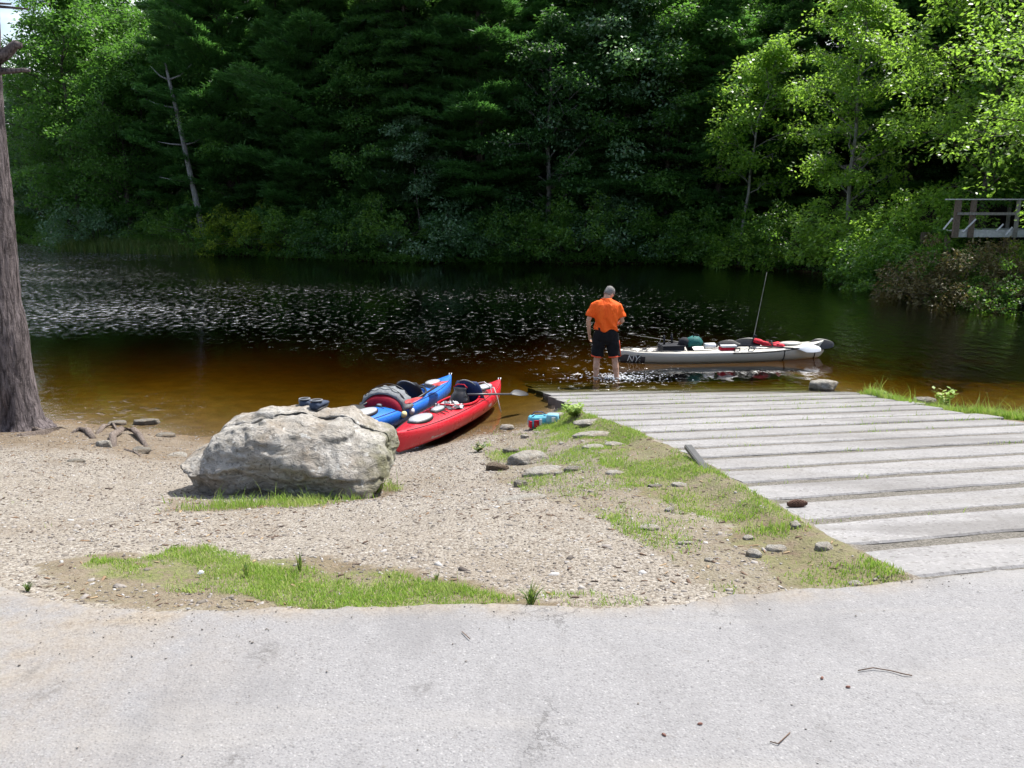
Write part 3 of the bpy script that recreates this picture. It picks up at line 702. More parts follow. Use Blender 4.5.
# sprouts in the slab joints and across the gravel
def dj(x, y):
    s = -.28*x+.96*y; f = ((s-3.06) % .572); return (f > .44)*(x > ipx(y, XL))*(x < ipx(y, XR))*(y < 13.6)*(y > ipx(x, EDGE))*sstep(.15, .5, fbm(x*2.2, y*2.2)+.25*(y > 9)+.35*sstep(.6, 0, x-ipx(y, XL)))
x, y = fillxy(.5, 6.2, 4, 13.8, 26000, dj); hh = .02+.035*rng.random(len(x))
blades('grass', x, y, hh, .0032, lawn, 'sprouts of grass in the joints between ramp slabs')
def ds(x, y): return on_land(x, y)*sstep(.45, .75, fbm(x*1.3+30, y*1.3)+.3*fbm(x*6, y*6))*.5
x, y = fillxy(-6, 2, 3.5, 11.5, 16000, ds); hh = .012+.025*rng.random(len(x))
blades('grass', x, y, hh, .0022, lawn, 'sparse sprouts scattered thinly over the gravel')
# single weeds
def weed(name, px, py, hpx, n_leaf, label, mat, wide=.5, z=None, lw=.02):
    gx, gy, gz = hit(px, py); s = gy/FPX; h = hpx*s; V = []; F = []
    for i in range(n_leaf):
        a = random.uniform(0, 2*math.pi); L = h*random.uniform(.45, 1.05); out_ = wide*h*random.uniform(.15, 1)
        b0 = Vector((random.uniform(-.15, .15)*h*wide, random.uniform(-.15, .15)*h*wide, 0)); d = Vector((math.cos(a), math.sin(a), 0)); t = Vector((-d.y, d.x, 0))
        pts = [b0, b0+d*out_*.35+Vector((0, 0, L*.55)), b0+d*out_+Vector((0, 0, L*.9))]
        n0 = len(V)
        for j, (p, ww) in enumerate(zip(pts, (.35, 1, .15))):
            V += [p+t*lw*ww*.5, p-t*lw*ww*.5]
        F += [(n0, n0+1, n0+3, n0+2), (n0+2, n0+3, n0+5, n0+4)]
    o = mesh_obj(name, V, F, mat); o.location = (gx, gy, gz); tag(o, label, 'plant'); return o
def leafy(px, py, hpx, nst, label, mat, lsz=.05, wide=.5):
    gx, gy, gz = hit(px, py); h = hpx*gy/FPX; V = []; F = []
    for s_ in range(nst):
        a = random.uniform(0, 6.28); d = Vector((math.cos(a)*wide, math.sin(a)*wide, 1)).normalized(); L = h*random.uniform(.6, 1.05)
        for j in range(9):
            p = d*(L*(.2+.8*j/8)); aa = j*2.4+s_; o_ = Vector((math.cos(aa), math.sin(aa), .35)).normalized(); t = o_.cross(Vector((0, 0, 1))).normalized(); q = lsz*random.uniform(.7, 1.2)
            n0 = len(V); V += [p, p+o_*q*.5+t*q*.28, p+o_*q, p+o_*q*.5-t*q*.28]; F.append((n0, n0+1, n0+2, n0+3))
        n0 = len(V); t = Vector((.004, 0, 0)); V += [Vector((0, 0, 0))-t, Vector((0, 0, 0))+t, d*L+t*.5, d*L-t*.5]; F.append((n0, n0+1, n0+2, n0+3))
    o = mesh_obj('weed', V, F, mat); o.location = (gx, gy, gz); tag(o, label, 'plant'); return o
dull = mat_blade('dull_weed', (.06, .12, .03), (.15, .20, .06))
weed('grass_tuft', 531, 606, 26, 70, 'spiky dark green tuft at the pavement edge', dull, .75, lw=.006)
weed('grass_tuft', 300, 572, 24, 26, 'thin brownish stalks rising behind the grass strip', dull, .4, lw=.005)
weed('grass_tuft', 246, 578, 18, 26, 'small dark tuft in the middle of the grass strip', dull, .5, lw=.006)
weed('grass_tuft', 28, 592, 12, 30, 'dry tuft at the left pavement edge', dull, .8, lw=.006)
weed('grass_tuft', 436, 583, 12, 26, 'small stalky tuft near the right end of the grass strip', dull, .6, lw=.006)
leafy(943, 409, 22, 16, 'bright leafy weed on the right shore', lawn, .09, .5)
leafy(573, 418, 19, 26, 'bright leafy weed at the water corner of the ramp', lawn, .07, .8)
leafy(378, 493, 22, 10, 'leafy weed at the right foot of the boulder', lawn, .05, .6)
leafy(478, 452, 12, 20, 'dull low weed near the red kayak', dull, .04, 1.1)
leafy(880, 396, 8, 30, 'low grassy weed at the right ramp border', lawn, .06, 1.6)
for o in [q for q in bpy.data.objects if q.name.startswith('grass_tuft')]: o['category'] = 'grass tuft'
# reeds on the far shore
x = rng.uniform(-29, -18.5, 5200); y = ipx(x, FAR)+rng.normal(-.7, .7, 5200)+.3
hh = rng.uniform(.7, 1.5, 5200)
reed_m = mat_blade('reeds', (.05, .11, .02), (.12, .18, .04), (.2, .2, .07))
blades('reeds', x, y, hh, .014, reed_m, 'green reeds standing in the water at the far left shore', z=np.full(5200, -.3), lean=.35, cat='reeds')

# ------------------------------------------------------------------ small loose things
mb = MB(); x0, y0, z0 = hit(684, 456); x1, y1, z1 = hit(708, 474)
a_ = math.atan2(y1-y0, x1-x0); L = math.hypot(x1-x0, y1-y0)
alu = simple('weathered_metal', (.07, .07, .07), .5, .5, .2, 20, .2, .3)
mb.box((0, 0, .012), (L*1.15, .012, .030)).box((0, .03, .0285), (L*1.15, .055, .006))
o = mb.build('edging', alu); o.location = ((x0+x1)/2+.02, (y0+y1)/2, (z0+z1)/2-.006); o.rotation_euler = (0, 0, a_)
tag(o, 'dark metal edging strip in the grass against the ramp', 'edging')
mb = MB(); pine = simple('cone_brown', (.10, .055, .04), .8, .2, .4, 60, .6)
for i in range(14):
    t = i/13; r_ = .022*math.sin(math.pi*(.12+.8*t))
    for k in range(8):
        a = k*math.pi/4+i*.4; c = Vector((-.06+.12*t, math.cos(a)*r_, math.sin(a)*r_))
        mb.box(tuple(c), (.014, .011, .011), a)
o = mb.build('pine_cone', pine); gx, gy, gz = hit(797, 508); o.location = (gx, gy, gz+.03); o.rotation_euler = (0, 0, .15); tag(o, 'dark brown pine cone lying by the ramp joint', 'pine cone')
tw = simple('twig_bark', (.13, .085, .06), .8, .2, .3)
def twig(pix, r_, label, z=1.475, cat='twig', zf=None):
    pts = [(*P(a, b, z), (z if zf is None else zf)+r_) for a, b in pix]
    c = pts[0]; mb = MB(); mb.tube([(p[0]-c[0], p[1]-c[1], p[2]-c[2]+(.003*(i % 2))) for i, p in enumerate(pts)], r_, 5)
    o = mb.build('twig', tw, None, True); o.location = c; tag(o, label, cat); return o
twig([(858, 671), (873, 669), (890, 671), (903, 675), (912, 676)], .0022, 'thin curved twig on the pavement at right')
twig([(462, 632), (470, 640)], .002, 'short straight twig on the pavement near the grass')
twig([(790, 733), (778, 745), (770, 742)], .002, 'short kinked twig near the bottom edge of the pavement')
mb = MB(); leaf_brown = simple('dead_leaf', (.16, .07, .05), .7)
for i, (a, b) in enumerate([(848, 687), (822, 678), (664, 735), (700, 724)]):
    gx, gy = P(a, b, 1.475); m_ = MB(); m_.loft([ellipse(0, 0, .001, .010, .006, 8), ellipse(0, 0, .005, .006, .003, 8)])
    o = m_.build('dead_leaf', leaf_brown); o.location = (gx, gy, 1.475); o.rotation_euler = (0, 0, i*1.1)
    tag(o, ['dark brown leaf bit nearest the curved twig', 'reddish leaf bit left of the curved twig', 'dark crumb of leaf low on the pavement', 'small leaf bit right of the dark crumb'][i], 'leaf', 'dead leaf bits on the pavement')
o = MB().loft([ellipse(0, 0, 0, .018, .012, 8), ellipse(.004, 0, .008, .014, .008, 8), ellipse(0, .002, .013, .006, .004, 8)]).build('litter', simple('white_paper', (.75, .74, .72), .8)); o.location = Vector(hit(201, 577))+Vector((0, 0, .02)); tag(o, 'crumpled white scrap of litter in the grass strip', 'litter')
# ------------------------------------------------------------------ water
MANX, MANY_ = P(612, 377, 0)
def mat_water():
    m, nt, out = new_mat('pond_water'); n = NT(nt); p = n.pos()
    s = n.n('ShaderNodeSeparateXYZ'); nt.links.new(p, s.inputs[0])
    fr = n.n('ShaderNodeFresnel'); fr.inputs[0].default_value = 1.333
    # wind ripples: lively beyond a wavering line out in the pond, almost calm inshore
    wl = n.math('ADD', s.outputs[1], n.math('MULTIPLY', n.noise(n.mapping(p, (.12, .3, 1)), 1.0, 3), -9.0))
    xs_ = n.n('ShaderNodeMapRange'); nt.links.new(s.outputs[0], xs_.inputs[0]); xs_.inputs[1].default_value = -8; xs_.inputs[2].default_value = -2; xs_.inputs[3].default_value = -.6; xs_.inputs[4].default_value = 2.6
    wl = n.math('ADD', wl, xs_.outputs[0])
    far_ = n.n('ShaderNodeMapRange'); nt.links.new(wl, far_.inputs[0]); far_.inputs[1].default_value = 14.6; far_.inputs[2].default_value = 17.0
    gust = n.ramp(n.noise(n.mapping(p, (.07, .16, 1)), 1.0, 4, .6), [(.36, .45), (.6, 1)])
    rtx = n.n('ShaderNodeMapRange'); nt.links.new(s.outputs[0], rtx.inputs[0]); rtx.inputs[1].default_value = 2.0; rtx.inputs[2].default_value = 9.0; rtx.inputs[3].default_value = 1; rtx.inputs[4].default_value = .10
    lee = n.n('ShaderNodeMapRange'); nt.links.new(s.outputs[1], lee.inputs[0]); lee.inputs[1].default_value = 27.0; lee.inputs[2].default_value = 37.0; lee.inputs[3].default_value = 1; lee.inputs[4].default_value = .12
    lf_ = n.n('ShaderNodeMapRange'); nt.links.new(s.outputs[0], lf_.inputs[0]); lf_.inputs[1].default_value = -22; lf_.inputs[2].default_value = -12; lf_.inputs[3].default_value = .9; lf_.inputs[4].default_value = 0
    leeo = n.math('MAXIMUM', lee.outputs[0], lf_.outputs[0])
    amp = n.math('MULTIPLY', n.math('MULTIPLY', far_.outputs[0], gust), n.math('MULTIPLY', rtx.outputs[0], leeo))
    amp = n.math('ADD', amp, .03)
    # rings round the wading man and lapping at the left shore
    def blob(cx, cy_, r0, r1, k):
        v = n.n('ShaderNodeVectorMath', operation='DISTANCE'); nt.links.new(n.mapping(p, (1, 1, 0)), v.inputs[0]); v.inputs[1].default_value = (cx, cy_, 0)
        q = n.n('ShaderNodeMapRange'); nt.links.new(v.outputs['Value'], q.inputs[0]); q.inputs[1].default_value = r0; q.inputs[2].default_value = r1; q.inputs[3].default_value = k; q.inputs[4].default_value = 0
        return q.outputs[0]
    amp = n.math('ADD', amp, blob(MANX+.1, MANY_, .2, 1.9, 1.6)); amp = n.math('ADD', amp, blob(-5.8, 12.9, .1, 1.4, .35)); amp = n.math('ADD', amp, blob(5.6, 14.9, .1, 1.0, .3))
    w1 = n.noise(n.mapping(p, (3.0, 1.5, 1), (0, 0, R(6))), 1.0, 1.5, .5, .4); w2 = n.noise(n.mapping(p, (7.5, 3.6, 1), (0, 0, R(-9))), 1.0, 2, .6, .3)
    h = n.math('ADD', n.math('MULTIPLY', w1, 1.0), n.math('MULTIPLY', w2, .45))
    fl = n.math('ADD', n.noise(n.mapping(p, (5.2, 4.8, 1), (0, 0, R(5))), 1.0, 2.5, .6, .5), n.math('MULTIPLY', n.noise(n.mapping(p, (.10, .22, 1)), 1.0, 2), .22))
    lx = n.n('ShaderNodeMapRange'); nt.links.new(s.outputs[0], lx.inputs[0]); lx.inputs[1].default_value = -12.0; lx.inputs[2].default_value = -5.0; lx.inputs[3].default_value = .085; lx.inputs[4].default_value = 0
    fl = n.math('ADD', n.math('ADD', fl, -.105), lx.outputs[0])
    pk = n.math('POWER', n.ramp(fl, [(.57, 0), (.78, 1)]), 1.4)
    h = n.math('ADD', n.math('MULTIPLY', h, .13), n.math('MULTIPLY', pk, 1.25))
    rbk = n.n('ShaderNodeMapRange'); nt.links.new(s.outputs[0], rbk.inputs[0]); rbk.inputs[1].default_value = 4.0; rbk.inputs[2].default_value = 9.0; rbk.inputs[3].default_value = .10; rbk.inputs[4].default_value = .75
    h = n.math('ADD', n.math('MULTIPLY', h, amp), n.math('MULTIPLY', n.math('ADD', w1, n.math('MULTIPLY', w2, .5)), rbk.outputs[0]))
    nm = n.bump(h, 1.0, .045)
    nt.links.new(nm, fr.inputs['Normal'])
    gl = n.n('ShaderNodeBsdfGlossy'); gl.inputs['Roughness'].default_value = .07; gl.inputs['Color'].default_value = (1, 1, 1, 1); nt.links.new(nm, gl.inputs['Normal'])
    rm = n.math('ADD', n.math('MULTIPLY', n.math('MULTIPLY', amp, n.ramp(fl, [(.60, 0), (.72, 1)]), True), .55), .035); nt.links.new(rm, gl.inputs['Roughness']); rm.node.inputs[0].links[0].from_node.name = 'ROM'
    tr = n.n('ShaderNodeBsdfTransparent')
    ms = n.n('ShaderNodeMixShader'); nt.links.new(fr.outputs[0], ms.inputs[0]); nt.links.new(tr.outputs[0], ms.inputs[1]); nt.links.new(gl.outputs[0], ms.inputs[2])
    nt.links.new(ms.outputs[0], out.inputs[0])
    va = n.n('ShaderNodeVolumeAbsorption'); va.inputs['Color'].default_value = (.745, .655, .10, 1); va.inputs['Density'].default_value = 3.3
    nt.links.new(va.outputs[0], out.inputs['Volume']); return m
mb = MB(); mb.box((-10, 44, -1.6), (170, 72, 3.2)); water = mb.build('water', mat_water()); kind(water, 'structure')

# splash of foam about the wader's legs
foam_m, nt, out = new_mat('splash_foam'); n = NT(nt); b = n.pbsdf((.85, .87, .9), .25, .6); nt.links.new(b.outputs[0], out.inputs[0])
N = 420; r_ = np.abs(rng.normal(0, .38, N)); a = rng.uniform(0, 6.283, N); x = MANX+.12+r_*np.cos(a)*1.25; y = MANY_-.05+r_*np.sin(a)*.75
ico = np.array([(1,0,0),(-1,0,0),(0,1,0),(0,-1,0),(0,0,1),(0,0,-1)])*1.0
B = ico[None]*(np.stack([rng.uniform(.006, .028, N), rng.uniform(.005, .018, N), rng.uniform(.003, .009, N)], -1))[:, None]
V = B+np.stack([x, y, .003+rng.random(N)**7*.05], -1)[:, None]
o = np_mesh('water_splash', V.reshape(-1, 3), (octF[None]+(np.arange(N)*6)[:, None, None]).reshape(-1, 3), foam_m, smooth=True); kind(o, 'stuff'); tag(o, 'white splash of broken water around the wading man', 'splash')

# ------------------------------------------------------------------ trees
def mat_leaf(name, a, b2, trans, gloss=.35, rough=.45, tmix=.42):
    m, nt, out = new_mat(name); n = NT(nt); g = n.n('ShaderNodeNewGeometry'); oi = n.n('ShaderNodeObjectInfo')
    c = n.mix(g.outputs['Random Per Island'], a, b2)
    c = n.mix(n.math('MULTIPLY', oi.outputs['Random'], .35), n.dim(c, 1.25), tuple(q*.6 for q in a))
    d = n.pbsdf(c, rough, gloss); t = n.n('ShaderNodeBsdfTranslucent'); n.set(t, 'Color', n.mix(g.outputs['Random Per Island'], trans, tuple(q*1.35 for q in trans)))
    ms = n.n('ShaderNodeMixShader'); ms.inputs[0].default_value = tmix; nt.links.new(d.outputs[0], ms.inputs[1]); nt.links.new(t.outputs[0], ms.inputs[2])
    nt.links.new(ms.outputs[0], out.inputs[0]); return m
LM = dict(
 maple=mat_leaf('maple_leaf', (.045, .115, .022), (.085, .18, .040), (.12, .28, .035), .35, .45, .5),
 bright=mat_leaf('sunny_leaf', (.09, .19, .025), (.16, .28, .045), (.26, .44, .05), .4, .4, .56),
 pale=mat_leaf('silvery_leaf', (.08, .16, .075), (.14, .24, .13), (.12, .24, .07), .7, .33, .38),
 pine=mat_leaf('pine_needle', (.040, .115, .030), (.075, .17, .045), (.09, .24, .04), .35, .5, .42),
 hem=mat_leaf('hemlock_needle', (.030, .085, .024), (.060, .135, .038), (.08, .20, .03), .35, .5, .42),
 shrub=mat_leaf('shrub_leaf', (.05, .125, .022), (.10, .19, .04), (.15, .30, .03), .4, .4, .5),
 yellow=mat_leaf('yellow_green_leaf', (.09, .14, .018), (.14, .20, .03), (.34, .46, .04), .4, .4, .58),
 rust=mat_leaf('rusty_leaf', (.08, .06, .03), (.14, .13, .05), (.16, .13, .04), .4, .5, .35))
def mat_bark(name, a, b2, sc=1.0, horiz=False):
    m, nt, out = new_mat(name); n = NT(nt); o = n.obj()
    v = n.mapping(o, (9*sc, 9*sc, 1.6*sc) if not horiz else (3*sc, 3*sc, 22*sc))
    f = n.math('ADD', n.math('MULTIPLY', n.noise(v, 1.6, 7, .68, .6), .85), n.math('MULTIPLY', n.ramp(n.voro(n.mapping(v, (1, 1, 1)), 1.5, 'DISTANCE_TO_EDGE'), [(0, 0), (.2, 1)]), .10)); f2 = n.noise(o, 30*sc, 4, .6)
    c = n.mix(n.ramp(f, [(.36, 0), (.62, 1)]), a, b2); c = n.mix(n.ramp(f2, [(.55, 0), (.7, .4)]), c, tuple(q*1.5 for q in b2))
    b = n.pbsdf(c, .9, .2, n.bump(n.math('ADD', f, n.math('MULTIPLY', f2, .2)), .9, .05)); nt.links.new(b.outputs[0], out.inputs[0]); return m
bark_d = mat_bark('dark_bark', (.05, .04, .035), (.13, .11, .095)); bark_g = mat_bark('grey_bark', (.13, .12, .11), (.28, .27, .25))
bark_p = mat_bark('pine_bark', (.035, .028, .028), (.18, .15, .15), 1.3)
def leaf_quads(C, D, Nn, L, Wd):
    """diamond leaves: C base points, D directions, Nn normals, L length, Wd width"""
    D = D/np.linalg.norm(D, axis=1, keepdims=True); S = np.cross(D, Nn); S /= np.linalg.norm(S, axis=1, keepdims=True)+1e-9
    up = np.cross(S, D)
    V = np.stack([C, C+D*(L*.45)[:, None]+S*(Wd*.5)[:, None]+up*(Wd*.12)[:, None], C+D*L[:, None], C+D*(L*.45)[:, None]-S*(Wd*.5)[:, None]+up*(Wd*.12)[:, None]], 1)
    return V.reshape(-1, 3)
def quadsF(n): return np.arange(n*4).reshape(-1, 4)
def unit(n, rg, zs=1.0):
    v = rg.normal(size=(n, 3)); v[:, 2] *= zs; return v/np.linalg.norm(v, axis=1, keepdims=True)
def cluster_leaves(centers, radii, per, leaf, rg, flat=.55, droop=.25, wl=.62):
    Cs = []; Ds = []; Ns = []; Ls = []
    for c, r in zip(centers, radii):
        k = int(per*(.6+.8*rg.random())); u = unit(k, rg); rr = r*(.35+.65*rg.random(k)**.5)
        p = np.array(c)+u*rr[:, None]*np.array([1, 1, flat]); 
        p[:, 2] -= droop*np.hypot(u[:, 0], u[:, 1])*rr
        d = u*np.array([1, 1, .3])+rg.normal(0, .5, (k, 3)); d[:, 2] -= .25
        nn = np.array([0, 0, 1.0])+rg.normal(0, .45, (k, 3))+u*.35
        Cs.append(p); Ds.append(d); Ns.append(nn); Ls.append(leaf*rg.uniform(.6, 1.3, k))
    C, D, Nn, L = map(np.concatenate, (Cs, Ds, Ns, Ls))
    return leaf_quads(C, D, Nn, L, L*wl)
def bend_path(p0, p1, sag, k=5, wob=.0, rd=random):
    p0 = Vector(p0); p1 = Vector(p1); out_ = []
    for i in range(k+1):
        t = i/k; p = p0.lerp(p1, t); p.z += sag*math.sin(math.pi*t)*1.0
        if 0 < i: p += Vector((rd.uniform(-wob, wob), rd.uniform(-wob, wob), rd.uniform(-wob, wob)*.5))
        out_.append(p)
    return out_
def decid_proto(H, base, Rr, leaf, nlimb, per, seed, lean=(0, 0), trunk_r=.18, twin=False, crad=.62, shape=1.0, flat=.55):
    """trunk+limbs mesh and crown mesh of a broadleaf tree of height H"""
    rg = np.random.default_rng(seed); rd = random.Random(seed); T_ = MB(); cen = []; rad = []
    tr = [Vector((lean[0]*(i/9)**1.3*H+rd.uniform(-.06, .06)*i*.4, lean[1]*(i/9)**1.3*H+rd.uniform(-.06, .06)*i*.4, H*i/9*.96-.4*(i == 0))) for i in range(10)]
    T_.tube(tr, [trunk_r*(1.25 if i == 0 else 1)*(1-.88*i/9) for i in range(10)], 8)
    def at(z):
        f = max(0, min(8.999, z/(H*.96)*9)); i = int(f); return tr[i].lerp(tr[i+1], f-i)
    for l in range(nlimb):
        t = (l+.5)/nlimb; z = base+(H*.93-base)*t; a = l*2.4+rd.uniform(-.5, .5)
        env = (math.sin(math.pi*min(1, (.12+.88*t)**.8))**.6)*shape+(1-shape)*(1-t)
        Rl = Rr*max(.22, env)*rd.uniform(.7, 1.12); p0 = at(z)
        rise = Rl*rd.uniform(.15, .7); p1 = p0+Vector((math.cos(a)*Rl, math.sin(a)*Rl, rise))
        path = bend_path(p0, p1, .12*Rl, 5, .06*Rl, rd)
        T_.tube(path, [max(.012, trunk_r*.34*(1-t*.6)*(1-.85*i/5)) for i in range(6)], 5)
        for j in range(2, 6):
            for s_ in range(2 if j < 5 else 3):
                q = path[j]+Vector((rd.gauss(0, .28), rd.gauss(0, .28), rd.gauss(.05, .2)))*Rl*.5
                cen.append(tuple(q)); rad.append(crad*rd.uniform(.65, 1.25))
                if s_ == 0: T_.tube([path[j-1], (path[j-1]+q)*.5+Vector((0, 0, .05)), q], [.018, .012, .005], 4)
    for k in range(5): q = tr[9]+Vector((rd.gauss(0, .3), rd.gauss(0, .3), rd.uniform(-.8, .4))); cen.append(tuple(q)); rad.append(crad*.7)
    V = cluster_leaves(cen, rad, per, leaf, rg, flat)
    return T_, V
def pine_proto(H, base, Rr, seed, per=24, trunk_r=.26, lift=.12, tuft=.30, wd=.05, gap=.62, dead=True):
    """white pine: level tiers of feathery boughs"""
    rg = np.random.default_rng(seed); rd = random.Random(seed); T_ = MB()
    tr = [Vector((rd.uniform(-.05, .05)*i*.3, rd.uniform(-.05, .05)*i*.3, H*i/9-.4*(i == 0))) for i in range(10)]
    T_.tube(tr, [trunk_r*(1.2 if i == 0 else 1)*(1-.9*i/9) for i in range(10)], 8)
    Cs, Ds, Ns, Ls = [], [], [], []
    z = base
    if dead:
        zz = 1.2
        while zz < base: a = rd.uniform(0, 6.28); L = rd.uniform(.5, 1.6); p0 = Vector((0, 0, zz)); T_.tube([p0, p0+Vector((math.cos(a)*L*.5, math.sin(a)*L*.5, -.05)), p0+Vector((math.cos(a)*L, math.sin(a)*L, .1))], [.03, .02, .006], 4); zz += rd.uniform(.3, .8)
    while z < H*.985:
        t = (z-base)/(H-base); Rl0 = Rr*((1-t)**.6)*(.6+.4*min(1, t*5))
        nb = rd.choice((4, 5, 5)); a0 = rd.uniform(0, 6.28)
        for b_ in range(nb):
            a = a0+b_*6.283/nb+rd.uniform(-.3, .3); Rl = max(.3, Rl0*rd.uniform(.45, 1.3)); d = Vector((math.cos(a), math.sin(a), 0)); sd_ = Vector((-d.y, d.x, 0))
            p0 = Vector((0, 0, z+rd.uniform(-.3, .3))); rise = lift*Rl*(1+t*2.2)
            path = [p0, p0+d*Rl*.5+Vector((0, 0, rise*.25-.04*Rl)), p0+d*Rl+Vector((0, 0, rise))]
            T_.tube(path, [.035*(1-t*.6), .022, .006], 4)
            k = max(6, int(per*Rl*2.0)); u = .22+.78*rg.random(k)**.75
            half = Rl*.36*np.sin(np.pi*np.clip(u*.93, 0, 1))**.7+.06
            v = rg.uniform(-1, 1, k)*half
            base_p = np.array([path[0].lerp(path[1], min(1, q*2)) if q < .5 else path[1].lerp(path[2], q*2-1) for q in u])
            c = base_p+np.outer(v, np.array(sd_))+np.outer(rg.normal(0, .05, k)-.10*np.abs(v), (0, 0, 1))
            m_ = 7
            c = np.repeat(c, m_, 0)+rg.normal(0, .045, (k*m_, 3))
            dd = np.repeat(np.outer(np.ones(k), np.array(d))+np.outer(np.sign(v)*.8, np.array(sd_)), m_, 0)*.8+rg.normal(0, .6, (k*m_, 3))
            dd[:, 2] = np.abs(dd[:, 2])*.55+.05
            Cs.append(c); Ds.append(dd); Ns.append(rg.normal(0, .5, (k*m_, 3))+np.array([0, 0, 1.0])); Ls.append(tuft*rg.uniform(.6, 1.25, k*m_))
        z += gap*rd.uniform(.75, 1.25)*(1-.35*t)
    C, D, Nn, L = map(np.concatenate, (Cs, Ds, Ns, Ls))
    return T_, leaf_quads(C, D, Nn, L, L*0+wd)
def shrub_proto(H, Rr, leaf, per, seed, crad=.33, ncl=46):
    rg = np.random.default_rng(seed); rd = random.Random(seed); T_ = MB(); cen = []; rad = []
    for k in range(ncl):
        a = rd.uniform(0, 6.28); rr = Rr*math.sqrt(rd.random()); hz = H*(1-.55*(rr/Rr)**2)*rd.uniform(.12, 1); q = Vector((rr*math.cos(a), rr*math.sin(a), hz)); cen.append(tuple(q)); rad.append(crad*rd.uniform(.7, 1.4))
        if k % 3 == 0: T_.tube([Vector((rd.uniform(-.15, .15), rd.uniform(-.15, .15), -.3)), q*.5+Vector((0, 0, .1*H)), q], [.03, .018, .006], 4)
    return T_, cluster_leaves(cen, rad, per, leaf, rg, .7, .1)
_first = {}
def plant(name, proto, trunk_m, leaf_m, label, cat, loc, rz, sc, group=None, key=None, partn=('trunk', 'crown')):
    """first of a kind is built; later ones are object copies sharing the meshes"""
    root = thing(name, label, cat, loc, rz, group); root.scale = (sc, sc, sc) if not hasattr(sc, '__len__') else sc
    if key not in _first:
        T_, V = proto(); t = T_.build(partn[0], trunk_m, root, True); c = np_mesh(partn[1], V, quadsF(len(V)//4), leaf_m, root)
        _first[key] = (t, c)
    else:
        for s_, pm in zip(_first[key], (trunk_m, leaf_m)):
            c = s_.copy(); col.objects.link(c); c.parent = root
            if c.data.materials[0] != pm: c.material_slots[0].link = 'OBJECT'; c.material_slots[0].material = pm
    return root
PR = {
 'mapleA': lambda: decid_proto(15, .9, 4.3, .20, 34, 74, 11, crad=.85),
 'mapleB': lambda: decid_proto(13, .6, 3.8, .18, 34, 74, 12, crad=.8),
 'birch': lambda: decid_proto(11.5, 2.4, 2.1, .13, 30, 60, 13, trunk_r=.10, crad=.48, shape=.75),
 'sapling': lambda: decid_proto(8, 2.4, 1.9, .13, 16, 60, 14, lean=(.10, -.02), trunk_r=.07, crad=.50),
 'pineA': lambda: pine_proto(19, 1.2, 4.2, 21, per=30), 'pineB': lambda: pine_proto(17, .8, 3.8, 22, lift=.02, gap=.62, per=30),
 'hemlock': lambda: pine_proto(16, .4, 3.3, 23, per=30, lift=-.12, tuft=.2, wd=.06, gap=.42, dead=False),
 'shrubA': lambda: shrub_proto(3.2, 2.5, .13, 110, 31, crad=.42, ncl=70), 'shrubB': lambda: shrub_proto(2.3, 2.1, .11, 110, 32, crad=.38, ncl=56),
 'over': lambda: decid_proto(9, 2.3, 3.5, .11, 24, 85, 41, crad=.55, trunk_r=.15)}
def X_at(px, d): return (px-512)/FPX*d
def put(kind_, px, back, leafk, label, name, cat, sc=1.0, group=None, bark=None, rz=None, y=None, partn=('trunk', 'crown')):
    # distance: the far bank along this bearing, then 'back' metres behind it
    lo = 8.0
    if y is None:
        yy = 20.0
        while yy < 90 and yy < float(ipx(X_at(px, yy*.985), FAR)): yy += .25
        yy += back
    else: yy = y
    x = X_at(px, yy*.977+.67*0); z = T(x, yy)
    return plant(name, PR[kind_], bark or bark_d, LM[leafk], label, cat, (x, yy, max(z, -.25)-.05), random.uniform(0, 6.28) if rz is None else rz, sc, group, kind_, partn)
# the trees one can tell apart
put('mapleA', 78, 2.6, 'maple', 'light green maple at the far left, lit leaves down to the water', 'maple_tree', 'tree', 1.15)
put('mapleB', 40, 7, 'pale', 'pale leafy tree under the sky gap in the top left corner', 'maple_tree', 'tree', 1.0)
put('mapleB', 128, 1.8, 'maple', 'leafy maple just left of the leaning bare trunk', 'maple_tree', 'tree', .95)
put('pineA', 232, 3.5, 'pine', 'white pine with level boughs right of the leaning bare trunk', 'pine_tree', 'tree', 1.25)
put('pineA', 320, 3.0, 'pine', 'broad white pine with tiered boughs across from the boulder', 'pine_tree', 'tree', 1.25)
put('sapling', 420, .9, 'pale', 'slender silvery sapling in front of the dark pines', 'sapling', 'tree', .95, rz=2.6)
put('pineB', 480, 3.2, 'pine', 'dark pine left of the tree with the straight grey trunk', 'pine_tree', 'tree', 1.25)
put('mapleB', 548, 2.2, 'hem', 'green tree with a straight grey trunk behind the wading man', 'maple_tree', 'tree', .95, bark=bark_g)
put('mapleB', 622, 3.2, 'pale', 'tree with glossy bluish leaves high above the man', 'maple_tree', 'tree', 1.05, bark=bark_d)
put('mapleA', 704, 3.4, 'maple', 'tall dull green tree with a thin pale trunk right of centre', 'maple_tree', 'tree', .92, bark=bark_g)
put('sapling', 742, .2, 'bright', 'small leaning tree with bright yellow-green top', 'sapling', 'tree', 1.35, rz=0.0, bark=bark_g)
put('birch', 850, .3, 'bright', 'tall slim sunlit birch right of the leaning small tree', 'birch_tree', 'tree', 1.15, bark=bark_g)
put('mapleA', 985, 3, 'bright', 'bright green sunlit maple in the top right corner', 'maple_tree', 'tree', .85)
put('hemlock', 905, 8, 'hem', 'shadowy hemlock between the birch and the top right maple', 'hemlock_tree', 'tree', .9)
put('hemlock', 790, 4, 'hem', 'dark hemlock behind the small leaning tree', 'hemlock_tree', 'tree', .8)
put('hemlock', 392, 4.5, 'hem', 'black-green hemlock behind the silvery sapling', 'hemlock_tree', 'tree', 1.3)
